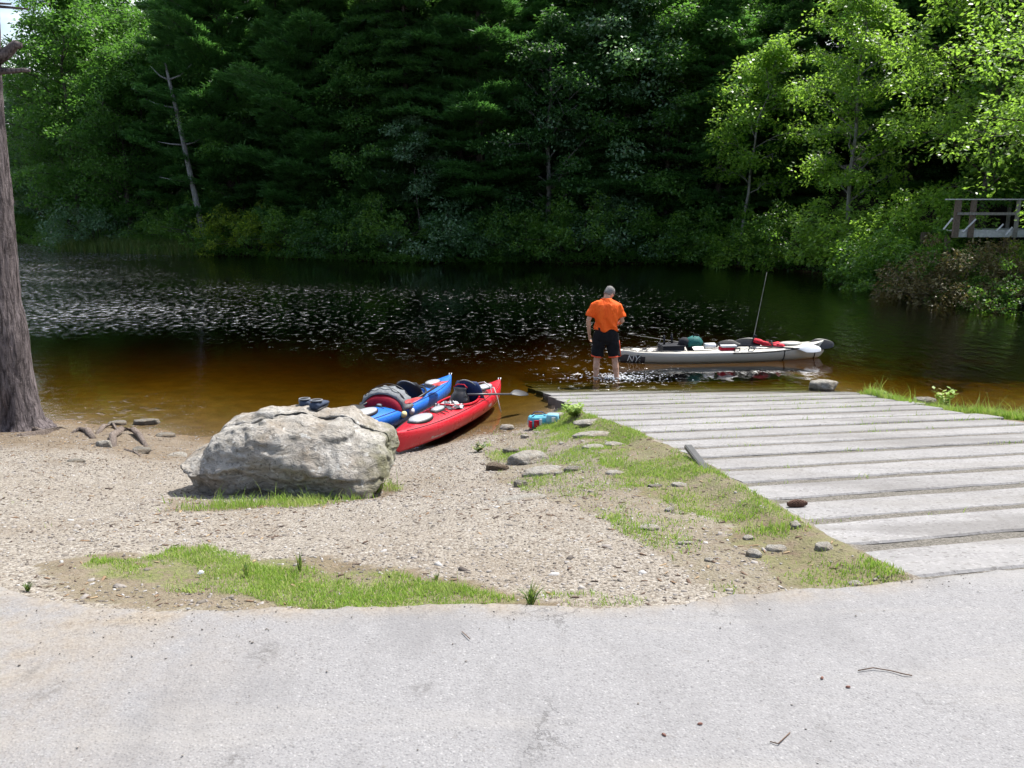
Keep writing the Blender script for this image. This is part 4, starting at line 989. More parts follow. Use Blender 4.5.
# overhanging bough tree at the right edge
ov = put('over', 1090, 0, 'bright', 'leafy tree at the right edge reaching bright boughs over the dock', 'maple_tree', 'tree', 1.12, y=21.0)
put('mapleB', 112, 8, 'maple', 'maple filling the skyline above the leaning bare trunk', 'maple_tree', 'tree', 1.35)
# waterside shrubs
for px, k, lf, sc, back, lab in [
  (92, 'shrubA', 'pale', 1.1, .2, 'pale shrub below the far left maple'), (168, 'shrubB', 'shrub', 1.1, .8, 'low green shrub behind the reeds'),
  (205, 'shrubB', 'shrub', 1.3, .0, 'dark green shrub at the right end of the reeds'), (247, 'shrubA', 'yellow', 1.0, -.1, 'yellow-green shrub at the water under the white pine'),
  (292, 'shrubA', 'shrub', 1.0, .1, 'rounded shrub right of the yellow-green one'), (338, 'shrubA', 'hem', 1.0, .1, 'dark shrub beneath the broad white pine'),
  (385, 'shrubB', 'shrub', 1.2, .2, 'green shrub left of the silvery sapling'), (437, 'shrubB', 'pale', 1.2, -.2, 'silvery shrub beneath the slender sapling'),
  (478, 'shrubA', 'hem', 1.0, .2, 'dim shrub halfway between sapling and wading man'), (528, 'shrubA', 'shrub', 1.0, .2, 'mid green shrub behind the wading man, left of his head'),
  (576, 'shrubA', 'shrub', 1.15, -.1, 'large green shrub on the far bank above the man'), (628, 'shrubB', 'pale', 1.3, .1, 'greyish shrub on the far bank just right of the man'),
  (672, 'shrubA', 'shrub', 1.0, .2, 'dark waterside shrub left of the fishing rod'), (722, 'shrubA', 'shrub', 1.0, 0, 'green shrub at the foot of the leaning small tree'),
  (765, 'shrubA', 'bright', .9, -.2, 'fresh green shrub on the far bank above the fishing rod'), (815, 'shrubA', 'shrub', .95, .3, 'dense shrub at the foot of the sunlit birch')]:
    put(k, px, back+.3, lf, lab, 'shrub', 'shrub', sc*1.12, partn=('stem', 'foliage'))
for (px, y, k, lf, sc, lab) in [(900, 32.6, 'shrubA', 'shrub', .95, 'leafy shrub at the bend of the right bank'), (926, 30.4, 'shrubA', 'shrub', .95, 'largest lit shrub on the right bank, left of the dock'),
  (958, 27.6, 'shrubA', 'rust', .85, 'rusty brown shrub below the dock railing'), (1000, 26.6, 'shrubB', 'rust', 1.0, 'reddish shrub under the dock deck'),
  (884, 35.0, 'shrubA', 'bright', 1.3, 'tall sunlit shrub right of the birch trunk'), (922, 32.6, 'shrubA', 'bright', 1.05, 'tall bright shrub crowding the left end of the dock'), (1014, 28.0, 'shrubB', 'yellow', .75, 'yellow-green shrub growing in front of the dock railing'),
  (1034, 25.2, 'shrubA', 'shrub', .62, 'dark shrub at the waterline, rightmost on the right bank'), (985, 27.4, 'shrubB', 'shrub', .7, 'low green shrub in front of the reddish one'), (932, 31.2, 'shrubB', 'shrub', .9, 'shrub close behind the left post of the dock')]:
    put(k, px, 0, lf, lab, 'shrub', 'shrub', sc, y=y, partn=('stem', 'foliage'))
xu = rng.uniform(-44, 20, 150000); du = rng.uniform(-.9, 5.5, 150000)
yfu = ipx(xu, FAR)+1.2*fbm(xu*.25, xu*0+9); yu = yfu+du; zu = terrain(xu, yu, False); cl_h = np.clip(.9+1.3*fbm(xu*.5, yu*.5, 3), .15, 2.2)
zz = np.maximum(zu, 0)+cl_h*rng.random(len(xu))**.7*np.where(du < 0, .45, 1)
Du = unit(len(xu), rng, .5); Nu = rng.normal(0, .5, (len(xu), 3))+np.array([0, -.2, 1.0]); Lu = rng.uniform(.08, .20, len(xu))
V = leaf_quads(np.stack([xu, yu, zz], -1), Du, Nu, Lu, Lu*.6)
o = np_mesh('undergrowth', V, quadsF(len(V)//4), LM['shrub']); kind(o, 'stuff'); tag(o, 'tangled undergrowth along the far bank beneath the trees', 'undergrowth')
# the leaning bare trunk
mb = MB(); d_ = 52.1; pts = [PY(q[0], q[1], d_) for q in ((199, 214), (192, 182), (184, 145), (176, 108), (169, 80), (165, 62))]
c0 = Vector((pts[0][0], d_, 0)); pts = [Vector(p)-c0 for p in pts]; pts.insert(0, pts[0]+Vector((.35, 0, -2.0)))
mb.tube(pts, [.22, .18, .16, .14, .12, .09, .05], 9)
for i, (dx, dz) in ((2, (-2.0, .3)), (3, (-1.6, .2)), (3, (1.2, .5)), (4, (-1.8, .5)), (5, (1.3, .9)), (5, (-1.1, .8))):
    mb.tube([pts[i], pts[i]+Vector((dx*.5, .1, dz*.3)), pts[i]+Vector((dx, .2, dz))], [.06, .04, .012], 5)
snag = mb.build('bare_trunk', mat_bark('silver_bark', (.11, .105, .10), (.34, .33, .31)), None, True); snag.location = c0
tag(snag, 'leaning bare grey trunk with broken limbs on the far left bank', 'dead tree')
# the rest of the wood, three rows deep
names = {'mapleA': ('maple_tree', 'maple'), 'mapleB': ('maple_tree', 'maple'), 'pineA': ('pine_tree', 'pine'), 'pineB': ('pine_tree', 'pine'), 'hemlock': ('hemlock_tree', 'hemlock')}
for row, (back, step, sc, off) in enumerate([(4.2, 44, .90, 14), (8.5, 46, .98, 30), (13, 52, 1.08, 0), (19, 56, 1.15, 20)]):
    px = -130+off
    while px < 1180:
        r_ = random.random(); k = ('pineB' if r_ < .28 else 'hemlock' if r_ < .6 else 'mapleA' if r_ < .8 else 'mapleB')
        if px < 190: k = 'mapleA' if r_ < .55 else 'mapleB'
        if row == 1 and (935 < px < 1035 or 800 < px < 880): px += step; continue
        if row == 0 and (790 < px < 905 or 925 < px < 1030 or 720 < px < 770): px += step; continue
        s_ = sc*random.uniform(.88, 1.1)*(.72 if px < 70 else 1)
        if k in ('pineB', 'hemlock'): s_ *= 1.14
        if px > 680: s_ *= .86
        lf = {'pineB': 'pine', 'hemlock': 'hem', 'mapleA': 'maple', 'mapleB': 'maple'}[k]
        nm, sp = names[k]; rown = ('just behind the waterside trees', 'deep in the wood across the pond', 'at the dark back of the wood', 'on the rise at the very back of the wood')[row]
        put(k, px+random.uniform(-10, 10), back+random.uniform(-1.5, 1.5), lf, f'{sp} {rown}', nm, 'tree', s_, group=f'{sp}s {rown}')
        px += step
# ------------------------------------------------------------------ old pine at the left edge
bx_, by_ = P(12, 417, .33); bx_ -= .28
pr = thing('pine_tree', 'thick old pine trunk at the left edge, roots spreading over the bank', 'tree', (bx_, by_, T(bx_, by_)-.02))
EDGEPX = [(415,41),(400,38),(370,33),(330,29),(300,27),(250,23),(200,19),(150,14),(100,10),(60,8),(0,6)]
ez = []
for py_, px_ in EDGEPX:
    v_ = PY(px_-5-(5 if py_ < 320 else 0), py_, by_); ez.append((v_[2]-pr.location.z, v_[0]-pr.location.x))
cen = []; prof = [(0, .60, .02), (.12, .50, .0), (.35, .43, -.02), (.8, .375, -.06), (1.6, .345, -.11), (2.4, .32, -.19), (3.4, .28, -.29), (4.6, .235, -.40), (6.5, .21, -.5), (9, .17, -.5), (12, .11, -.4), (15, .04, -.3)]
mb = MB(); rings = []; NB = 96
def pprof(z): return float(np.interp(z, [q[0] for q in prof], [q[1] for q in prof])), float(np.interp(z, [q[0] for q in ez], [q[1] for q in ez]))-float(np.interp(max(z, .2), [q[0] for q in prof], [q[1] for q in prof]))*1.03
zs = list(np.arange(-.35, 6, .035))+list(np.arange(6, 15, .3))
for z in zs:
    r, ox = pprof(max(z, 0)); ring = []
    for k in range(NB):
        a = 2*math.pi*k/NB; ca_, sa = math.cos(a), math.sin(a)
        fl = .22*max(0, math.cos(a*5+.6))**2*math.exp(-max(z, 0)/.22)+(.10*max(0, math.cos(a*3-1))*math.exp(-max(z, 0)/.5))
        q = Vector((ca_*r*6, sa*r*6, z*1.6)); pl = mnoise.noise(Vector((ca_*4.2, sa*4.2, z*1.1)))*.5+mnoise.ridged_multi_fractal(Vector((ca_*3.6, sa*3.6, z*1.3)), 1, 2, 4, 1, 2)*.35
        rr = r*(1+fl)+.028*pl+.010*mnoise.noise(Vector((ca_*11, sa*11, z*7)))
        # hollow cleft in the root flare facing right
        cl = math.exp(-(((a-5.35+math.pi) % (2*math.pi)-math.pi)/.16)**2)*math.exp(-((z-.28)/.28)**2); rr -= .13*cl
        ring.append((ox+ca_*rr, sa*rr, z))
    rings.append(ring)
mb.loft(rings); mb.build('trunk', bark_p, pr, True)
def local(px, py, y, root): v = Vector(PY(px, py, y)); return v-root.location
for pix, rr in ((((0, 62), (8, 52), (16, 44), (21, 46)), (.10, .07, .055, .04)), (((4, 71), (14, 71), (24, 70), (30, 71)), (.05, .032, .026, .016))):
    mb = MB(); pts = [local(a, b, by_, pr) for a, b in pix]; pts[0] = pts[0]+Vector((-.12, 0, 0)); mb.tube(pts, rr, 8); mb.build('limb_stub', bark_p, pr, True)
mb = MB(); rg2 = random.Random(5); cs = []; rad = []
for i in range(34):
    z = 7.2+i*.24; a = i*2.4+rg2.uniform(-.3, .3); L = 3.6*(1-(i/34)**1.6)*rg2.uniform(.6, 1.1)+.5; p0 = Vector((-.5, 0, z)); p1 = p0+Vector((math.cos(a)*L, math.sin(a)*L, .35*L*.5))
    mb.tube([p0, p0.lerp(p1, .5)+Vector((0, 0, -.1)), p1], [.07, .045, .015], 5)
    for t in (.45, .6, .75, .9, 1.0): q = p0.lerp(p1, t)+Vector((rg2.gauss(0, .25), rg2.gauss(0, .25), 0)); cs.append(tuple(q)); rad.append(.42)
p0 = Vector((-.45, 0, 5.3))
for tx, tz in ((11, 4), (40, -3), (28, 9)):
    p1 = local(tx, tz, by_-.3, pr); mb.tube([p0, p0.lerp(p1, .5)+Vector((0, 0, .1)), p1], [.05, .03, .01], 6); 
mb.build('limbs', bark_p, pr, True)
V = cluster_leaves(cs, rad, 70, .22, np.random.default_rng(3), .5, .1, .16); np_mesh('crown', V, quadsF(len(V)//4), LM['pine'], pr)
root_m = mat_bark('root_bark', (.11, .085, .07), (.27, .22, .19), 2)
for pix, zoff, rr in ((((112, 447), (113, 438), (122, 433.5), (134, 434), (140, 439), (147, 447)), (-.05, .03, .06, .06, .05, -.03), (.05, .048, .045, .042, .038, .03)),
                      (((72, 433), (80, 431), (88, 433), (93, 439)), (-.02, .02, .03, .0), (.03, .04, .05, .04)), (((96, 434), (104, 428), (113, 427), (118, 431)), (-.02, .03, .04, -.01), (.03, .035, .03, .02)),
                      (((26, 430), (36, 431), (50, 433)), (.0, .025, -.01), (.03, .032, .015)), (((125, 450), (135, 453), (144, 458)), (0, .01, -.02), (.014, .014, .01)),
                      (((20, 436), (60, 428), (76, 431)), (-.02, -.01, -.01), (.05, .03, .025))):
    pts = []
    for (a, b), zo in zip(pix, zoff):
        gx, gy, gz = hit(a, b); pts.append(Vector((gx, gy, gz+zo))-pr.location)
    MB().tube(pts, rr, 8).build('root', root_m, pr, True)
# ------------------------------------------------------------------ dock at the right
wood = simple('weathered_wood', (.26, .24, .22), .8, .2, .3, 14, .3); wood2 = simple('grey_boards', (.55, .54, .55), .75, .25, .15, 10, .2); woodb = simple('brown_post', (.17, .13, .105), .85, .2, .3, 16, .3)
DY = 30.0
def dk(px, py, y=DY): return Vector(PY(px, py, y))
droot = thing('dock', 'grey wooden dock with post railing above the right bank', 'dock', tuple(Vector((dk(955, 232).x, DY, 0))))
dl = droot.location; zd = dk(980, 230).z; zr_ = dk(980, 199.5).z; x0 = dk(951, 230).x; xe = x0+9
mb = MB()
for i in range(40): mb.box((x0+i*.225+.11-dl.x, 1.0 if i > 4 else .45, zd-.02), (.2, 2.3 if i > 4 else 1.2, .04))
mb.build('deck', wood2, droot)
MB().box(((x0+xe)/2-dl.x, -.16, zd-.14), (9, .05, .2)).build('fascia', wood2, droot)
MB().box(((x0+xe)/2+1.1-dl.x, 2.18, zd-.14), (9, .05, .2)).build('fascia', wood, droot)
for px, mt, wd in ((955, woodb, .20), (970.5, woodb, .17), (1015, wood, .10), (1061, wood, .10), (1107, wood, .10)):
    xx = dk(px, 200).x; MB().box((xx-dl.x, -.12-.13, (zr_-.02+zd-.25)/2), (wd, .1, zr_-.02-zd+.25)).build('post', mt, droot)
for px in (955, 1015, 1107):
    xx = dk(px, 200).x
    for yy in (.2, 2.0): MB().box((xx-dl.x, yy, zd/2-.75), (.16, .16, zd+1.2)).build('pile', woodb, droot)
MB().box(((x0-.4+xe)/2-dl.x, -.25, zr_+.005), (9.4, .14, .04)).build('top_rail', wood2, droot)
MB().box(((x0+xe)/2-dl.x, -.335, zd+.56), (9, .04, .09)).build('mid_rail', wood, droot)
for px in (987, 1047, 1139): xx = dk(px, 200).x; MB().box((xx-dl.x, 2.2, (zr_+zd)/2), (.1, .1, zr_-zd)).build('post', wood, droot)
MB().box(((x0+xe)/2+1.1-dl.x, 2.2, zr_+.02), (9, .12, .04)).build('top_rail', wood, droot)
for (a, b) in (((956, 232), (970, 219)), ((937, 229), (947, 218)), ((989, 231), (997, 224)), ((998, 235), (1006, 227))):
    p, q = dk(*a)-dl, dk(*b)-dl; p.y = -.45; q.y = -.38; MB().tube([p, q], .035, 4).build('brace', wood2, droot)
# ------------------------------------------------------------------ kayaks
def plastic(name, c, rough=.28, dirt=(.25, .22, .18), spec=.5):
    m, nt, out = new_mat(name); n = NT(nt); o = n.obj()
    cc = n.mix(n.ramp(n.noise(o, 2.5, 4), [(.3, 0), (.7, .5)]), c, tuple(q*.82 for q in c))
    sc = n.noise(n.mapping(o, (1.2, 26, 26)), 2.0, 4, .7); cc = n.mix(n.ramp(sc, [(.60, 0), (.72, .22)]), cc, tuple(min(1, q*1.3+.12) for q in c))
    s3 = n.n('ShaderNodeSeparateXYZ'); nt.links.new(o, s3.inputs[0])
    low = n.math('MULTIPLY', n.ramp(n.math('ADD', s3.outputs[2], n.math('MULTIPLY', n.noise(o, 6, 4), .12)), [(.06, .7), (.13, 0)]), n.ramp(n.noise(o, 18, 4), [(.4, .1), (.6, 1)]))
    cc = n.mix(low, cc, dirt)
    rr = n.math('ADD', n.math('MULTIPLY', n.noise(o, 5, 4), .22), rough-.1)
    b = n.pbsdf(cc, rr, spec, n.bump(n.noise(o, 9, 3), .15, .01)); nt.links.new(b.outputs[0], out.inputs[0]); return m
red_m = plastic('red_plastic', (.52, .008, .022)); blue_m = plastic('blue_plastic', (.02, .16, .62)); tan_m = plastic('tan_plastic', (.48, .455, .40), .35)
black_m = simple('black_rubber', (.012, .012, .014), .45, .4, .3); dark_m = simple('black_nylon', (.02, .021, .026), .8, .2, .3, 60, .3)
navy_m = simple('navy_nylon', (.012, .03, .10), .7, .25, .3, 50, .3); greyf = simple('grey_nylon', (.17, .18, .19), .8, .2, .25, 40, .4); maroon = simple('maroon_lining', (.22, .006, .022), .75, .2, .2, 40, .3)
hatch_m = simple('pale_hatch_rubber', (.36, .37, .39), .3, .55, .08, 10); white_p = simple('white_plastic', (.72, .73, .74), .35, .5, .05, 10); redf = simple('red_nylon', (.48, .012, .03), .7, .25, .2, 40, .3)
rope_m = simple('white_rope', (.6, .6, .57), .8, .2, .15, 80); yellow_p = simple('cream_foam', (.72, .62, .32), .6, .3, .1, 20); teal_m = simple('teal_nylon', (.015, .12, .11), .7, .25, .3, 30, .3)
alu_m = simple('silver_alloy', (.55, .55, .57), .3, .5, .05, 10, 0, .9); bladered = plastic('red_blade', (.66, .012, .03), .35)
def kprof(L, W, H, rise, rock, crown, stem, blunt=2.2):
    def g(t):   # half beam, sheer z, keel z at t in -1..1
        u = abs(t); b = W/2*max(0, 1-u**blunt)**.78; sz = H+rise[0 if t < 0 else 1]*u**3.2; kz = rock*u**3+(max(0, u-.93)/.07)**2*stem
        return b, sz, min(kz, sz-.04)
    return g
def kayak_mesh(g, L, crown, wells=(), n=101, chine=.10):
    rings = []
    NH, ND = 9, 26
    for i in range(n):
        t = -1+2*i/(n-1); tt = math.copysign(1-(1-abs(t))**1.25, t); b, sz, kz = g(tt); b = max(b, .018); x = tt*L/2; ring = []
        for k in range(NH+1):       # left sheer down to the keel
            a = k/NH; ph = a*math.pi/2; y = b*math.cos(ph)**.72; z = sz-(sz-kz)*math.sin(ph)**.80*(1 if a < 1 else 1)
            ring.append((x, y, z))
        for k in range(NH-1, -1, -1):
            a = k/NH; ph = a*math.pi/2; ring.append((x, -b*math.cos(ph)**.72, sz-(sz-kz)*math.sin(ph)**.80))
        for k in range(1, ND):
            s = -1+2*k/ND; y = b*s*.985; z = sz+.012*min(1, (1-abs(s))/.08)+crown(tt)*(1-abs(s)**2.2)
            for (cx, ax, ay, depth, pw) in wells:
                e = abs((x-cx)/ax)**pw+abs(y/ay)**pw
                if e < 1: z = min(z, max(z-depth*min(1, (1-e)*6), kz+.05))
            ring.append((x, y, z))
        rings.append(ring)
    mb = MB(); mb.loft(rings); return mb
def deckz(g, L, crown, x, y=0):
    t = 2*x/L; b, sz, kz = g(t); s = min(1, abs(y)/max(b, .02)); return sz+.012+crown(t)*(1-s**2.2)
def side_pt(g, L, x, v, out_=0.006, side=-1):
    """point on the hull side, v from 0 at the sheer down to 1 at the keel"""
    t = 2*x/L; b, sz, kz = g(t); ph = v*math.pi/2; y = side*(b*math.cos(ph)**.72+out_); return Vector((x, y, sz-(sz-kz)*math.sin(ph)**.80))
def place(root, far, nearp, zf, zn, L):
    """root x axis runs from the near end to the far end"""
    f = Vector((*far, zf)); q = Vector((*nearp, zn)); d = (f-q).normalized(); c = (f+q)/2
    rot = Matrix.Rotation(math.atan2(d.y, d.x), 4, 'Z') @ Matrix.Rotation(-math.asin(d.z), 4, 'Y')
    root.matrix_world = Matrix.Translation(c) @ rot
def text_on(g, L, s, x, v, h, mat, parent, flip=1, name='lettering', side=-1):
    cu = bpy.data.curves.new('t', 'FONT'); cu.body = s; cu.size = 1.0; cu.shear = .25; cu.fill_mode = 'FRONT'
    o = bpy.data.objects.new('t', cu); col.objects.link(o); dg = bpy.context.evaluated_depsgraph_get(); me = bpy.data.meshes.new_from_object(o.evaluated_get(dg)); bpy.data.objects.remove(o)
    bm = bmesh.new(); bm.from_mesh(me); bmesh.ops.subdivide_edges(bm, edges=bm.edges[:], cuts=1); bm.to_mesh(me); bm.free()
    for vtx in me.vertices:
        u, w_ = vtx.co.x*h, vtx.co.y*h
        vtx.co = side_pt(g, L, x+u*flip, v-w_/.30, .004, side)
    me.materials.clear(); me.materials.append(mat); return link(bpy.data.objects.new(name, me), parent)
def touring(label, mat, L=3.9, W=.62):
    root = thing('kayak', label, 'kayak'); crown = lambda t: .075*(1-t*t)+.01
    g = kprof(L, W, .25, (.05, .08), .05, crown, .06); cx = .15
    mb = kayak_mesh(g, L, crown, [(cx, .52, .225, .21, 2.0)]); mb.build('hull', mat, root, True)
    pts = []
    for k in range(41):
        a = 2*math.pi*k/40; x = cx+.54*math.cos(a); y = .24*math.sin(a); pts.append((x, y, deckz(g, L, crown, x, y)+.022))
    MB().tube(pts, .016, 8, False).build('coaming', black_m if mat is blue_m else mat, root, True)
    for (x, a, b) in ((-1.18, .27, .125), (-.62, .17, .07), (1.22, .22, .10)):
        z = deckz(g, L, crown, x, .06)
        m_ = MB(); m_.loft([ellipse(x, 0, z-.03, a+.018, b+.016, 28), ellipse(x, 0, z+.014, a+.012, b+.010, 28), ellipse(x, 0, z+.020, a+.004, b+.004, 28)]); m_.build('hatch_rim', black_m, root, True)
        m_ = MB(); m_.loft([ellipse(x, 0, z+.012, a, b, 28), ellipse(x, 0, z+.032, a*.95, b*.93, 28), ellipse(x, 0, z+.044, a*.6, b*.6, 28)]); m_.build('hatch_cover', hatch_m, root, True)
    # deck cords
    for (xa, xb) in ((.78, 1.02), (-.40, -.86)):
        for s in (1, -1):
            p = [(xa+(xb-xa)*i/4, s*.17*(1 if i % 2 == 0 else -1), deckz(g, L, crown, xa+(xb-xa)*i/4, .17)+.007) for i in range(5)]
            q = []
            for a_, b_ in zip(p[:-1], p[1:]):
                for j in range(6): f = j/6; y = a_[1]+(b_[1]-a_[1])*f; x = a_[0]+(b_[0]-a_[0])*f; q.append((x, y, deckz(g, L, crown, x, y)+.006))
            MB().tube(q, .0042, 5).build('deck_cord', black_m, root, True)
    for s in (1, -1):
        q = [(x, s*(g(2*x/L)[0]*.86), deckz(g, L, crown, x, g(2*x/L)[0]*.86)+.005) for x in np.linspace(-1.75, 1.75, 40)]
        MB().tube(q, .0045, 5).build('perimeter_line', black_m, root, True)
    for s in (-1, 1):
        x = s*L/2*.985; b, sz, kz = g(s*.97); MB().tube([(x, -.02, sz+.01), (x+s*.03, -.02, sz+.05), (x+s*.03, .02, sz+.05), (x, .02, sz+.01)], .007, 6).build('toggle', black_m if s < 0 else white_p, root, True)
    # seat and back rest in the cockpit
    m_ = MB(); m_.loft([ellipse(cx-.18, 0, .10, .20, .19, 20, 3), ellipse(cx-.18, 0, .14, .20, .19, 20, 3), ellipse(cx-.18, 0, .13, .15, .14, 20, 3)]); m_.build('seat', dark_m, root, True)
    return root, g, crown, cx, L
def padpanel(w_, h_, th, curve, lean, n=14, m_=10, arch=.5):
    """curved padded back panel, standing in the y-z plane, top arched"""
    mb = MB(); rings = []
    for j in range(m_+1):
        v = j/m_; ring = []
        hw = w_/2*(1 if v < .5 else math.sqrt(max(.0, 1-((v-.5)/.5)**2*arch)))
        for sgn in (1, -1):
            for i in (range(n+1) if sgn > 0 else range(n, -1, -1)):
                u = -1+2*i/n; e = (1-abs(u)**6)*(1-abs(2*v-1)**6); ring.append((sgn*(th*.5*e+.004)-lean*v+curve*u*u, u*hw, v*h_+(-.02*u*u)))
        rings.append(ring)
    mb.loft(rings); return mb
# red kayak
rk, g, crown, cx, L = touring('red kayak pulled half onto the gravel, nearest the ramp', red_m, 3.88, .62)
FAR_R = P(498, 386, .22); NEAR_R = P(397, 438, .34)
place(rk, FAR_R, NEAR_R, -.03, .105, L)
MB().loft([[(v[0]+cx-.36, v[1], v[2]+.02) for v in []]]) if False else None
m_ = padpanel(.44, .36, .05, .10, .14); m_.build('backrest', navy_m, rk, True).location = (cx-.06+.42, 0, .22)
q = [(cx+.36-.14*(1-.0)*s_+.10*math.cos(a)**2*0+.0, .235*math.cos(a), .22+.37*math.sin(a)) for a, s_ in ((math.pi*i/20, math.sin(math.pi*i/20)) for i in range(21))]
q = [(x+.10*(y/.22)**2, y, z) for x, y, z in q]; MB().tube(q, .012, 6).build('backrest_piping', greyf, rk, True)
text_on(g, L, 'Manitou Sport', -1.28, .42, .062, rope_m, rk); text_on(g, L, 'necky', .62, .22, .075, rope_m, rk)
# blue kayak
bk, g2_, crown2, cx2, L2 = touring('blue kayak lying left of the red one behind the boulder', blue_m, 4.05, .62)
FAR_B = P(449, 381, .22); NEAR_B = P(337, 434, .34)
place(bk, FAR_B, NEAR_B, -.03, .12, L2)
m_ = padpanel(.42, .30, .05, .10, .14); m_.build('backrest', dark_m, bk, True).location = (cx2+.10, 0, .24)
q = [(cx2+.10-.14*math.sin(a), .225*math.cos(a), .24+.31*math.sin(a)) for a in [math.pi*i/20 for i in range(21)]]
q = [(x+.10*(y/.21)**2, y, z) for x, y, z in q]; MB().tube(q, .011, 6).build('backrest_piping', greyf, bk, True)
for x_ in (-.38, -.62): 
    p = side_pt(g2_, L2, x_, .05, .02); MB().ball(tuple(p), (.06, .04, .05)).build('foam_float', yellow_p if x_ < -.5 else white_p, bk, True)
bpy.context.view_layer.update()
# things lying in and on the kayaks
def on(root, name, label, cat, x, y, z, rz=0, ry=0):
    o = bpy.data.objects.new(name, None); link(o); o.empty_display_size = .1
    o.matrix_world = root.matrix_world @ Matrix.Translation((x, y, z)) @ Matrix.Rotation(rz, 4, 'Z') @ Matrix.Rotation(ry, 4, 'Y'); return tag(o, label, cat)
# life vest thrown over the blue kayak behind its cockpit: an arched slab of ribbed grey foam, maroon inside
pf = on(bk, 'life_vest', 'grey life vest with dark red lining arched over the blue kayak', 'life vest', cx2-.62, .02, .25, R(8))
pf.matrix_world = pf.matrix_world @ Matrix.Scale(1.12, 4)
def arch(rad, th, length, n=22, ribs=True, x0=0):
    mb = MB(); rings = []
    for i in range(n+1):
        a = math.pi*(.04+.92*i/n); ring = []
        for (xx, rr) in [(x0-length/2, 0), (x0-length/2+.02, th*.5), (x0-length/4, th), (x0, th*1.05), (x0+length/4, th), (x0+length/2-.02, th*.5), (x0+length/2, 0), (x0, -.005)]:
            r_ = rad+rr*(1 if not ribs else (1+.22*math.cos(i*math.pi*.66)))
            ring.append((xx*(1-.15*abs(math.cos(a))), -math.cos(a)*r_*1.12, math.sin(a)*r_*.95))
        rings.append(ring)
    mb.loft(rings); return mb
arch(.235, .055, .42).build('outer_panel', greyf, pf, True); mb = MB(); mb.loft([[(x_, -math.cos(a)*r_*1.08, max(.0, math.sin(a)*r_*.9)) for a in [math.pi*k/24 for k in range(25)]] for x_, r_ in ((-.10, .238), (-.19, .236), (-.235, .20), (-.255, .12), (-.26, .02))]); mb.build('lining', maroon, pf, True)
for s in (-.1, .1):
    MB().tube([(s, -.27*math.cos(a)*1.14, .30*math.sin(a)) for a in [math.pi*(.1+.8*i/14) for i in range(15)]], .010, 5, flat=.4).build('strap', black_m, pf, True)
# a two bladed paddle: shaft, blades
def paddle(name, label, L, bw, bl, bm1, bm2, sm, twist=0, curve=.02):
    # bm1 None: a half paddle with one blade
    root = thing(name, label, 'paddle')
    MB().tube([(-L/2+bl*.7, 0, 0), (0, 0, 0), (L/2-bl*.7, 0, 0)], .0155, 8).build('shaft', sm, root, True)
    for s, mt in ((-1, bm1), (1, bm2)):
        if mt is None: continue
        mb = MB(); rings = []
        for i in range(15):
            t = i/14; x = s*(L/2-bl+bl*t); hw = bw/2*(math.sin(math.pi*min(1, .12+t*.80)))**.6*(1 if t < .93 else .82); z = curve*math.sin(math.pi*t)
            hw = max(.016, hw*(.35+.65*min(1, t/.35))); ring = []
            for a in range(12):
                an = 2*math.pi*a/12; ring.append((x, hw*math.cos(an)+.012*s*t, z+(.010 if abs(math.cos(an)) < .4 else .0045)*math.sin(an)))
            rings.append(ring if s > 0 else ring[::-1])
        mb.loft(rings); o = mb.build('blade', mt, root, True)
        if s > 0 and twist: o.rotation_euler = (twist, 0, 0)
    return root
def aim(o, a, b, roll=0):
    a, b = Vector(a), Vector(b); d = (b-a).normalized(); o.matrix_world = Matrix.Translation((a+b)/2) @ Matrix.Rotation(math.atan2(d.y, d.x), 4, 'Z') @ Matrix.Rotation(-math.asin(d.z), 4, 'Y') @ Matrix.Rotation(roll, 4, 'X')
pd = paddle('paddle', 'paddle with red blades laid along the deck of the blue kayak', 1.9, .25, .44, bladered, bladered, black_m)
Mb = bk.matrix_world; pa_ = Vector((*P(409.5, 403, .56), .56)); pb_ = Vector((*P(444, 382, .46), .46)); pdr = (pb_-pa_).normalized(); pm_ = (pa_+pb_)/2; aim(pd, pm_-pdr*.95, pm_+pdr*.95, R(-12))
pd2 = paddle('paddle', 'black paddle sticking out from the red kayak over the water', 1.7, .17, .44, None, black_m, simple('grey_shaft', (.07, .07, .08), .35))
Mr = rk.matrix_world; pa = Mr @ Vector((cx-.10, -.08, .44)); ex = Vector((*P(528, 394, .22), .22)); dirp = (ex-pa).normalized(); aim(pd2, ex-dirp*1.7, ex, R(28))
# black paddle half hidden behind the boulder
hb = MB(); hb.tube([(0, 0, 0), (-.35, .02, .0), (-.8, .05, -.06)], .016, 8)
# gear in the red cockpit
bg_ = on(rk, 'dry_bag', 'round black dry bag stuffed in the red kayak cockpit', 'dry bag', cx+.13, .04, .13)
m_ = MB(); m_.loft([ellipse(0, 0, 0, .14, .13, 18), ellipse(0, 0, .10, .17, .15, 18), ellipse(0, 0, .22, .15, .14, 18), ellipse(.01, 0, .30, .08, .09, 18), ellipse(.02, 0, .33, .035, .10, 18), ellipse(.02, 0, .36, .02, .11, 18)]); m_.build('bag_body', simple('black_vinyl', (.015, .014, .016), .3, .5, .3), bg_, True)
MB().tube([(.02, .11, .36), (.05, .05, .40), (.05, -.05, .40), (.02, -.11, .36)], .008, 6).build('buckle_strap', redf, bg_, True)
cl_ = on(rk, 'spray_skirt', 'crumpled dark and white spray skirt at the near end of the red cockpit', 'spray skirt', cx-.42, -.02, .30)
mb = MB(); rings = []
for j in range(9):
    r_ = .22*(1-j/9.5); rings.append([(r_*1.2*math.cos(a), r_*.95*math.sin(a), .02+.055*j/8+.022*math.sin(a*5+j)+.012*math.sin(a*9)) for a in [2*math.pi*k/36 for k in range(36)]])
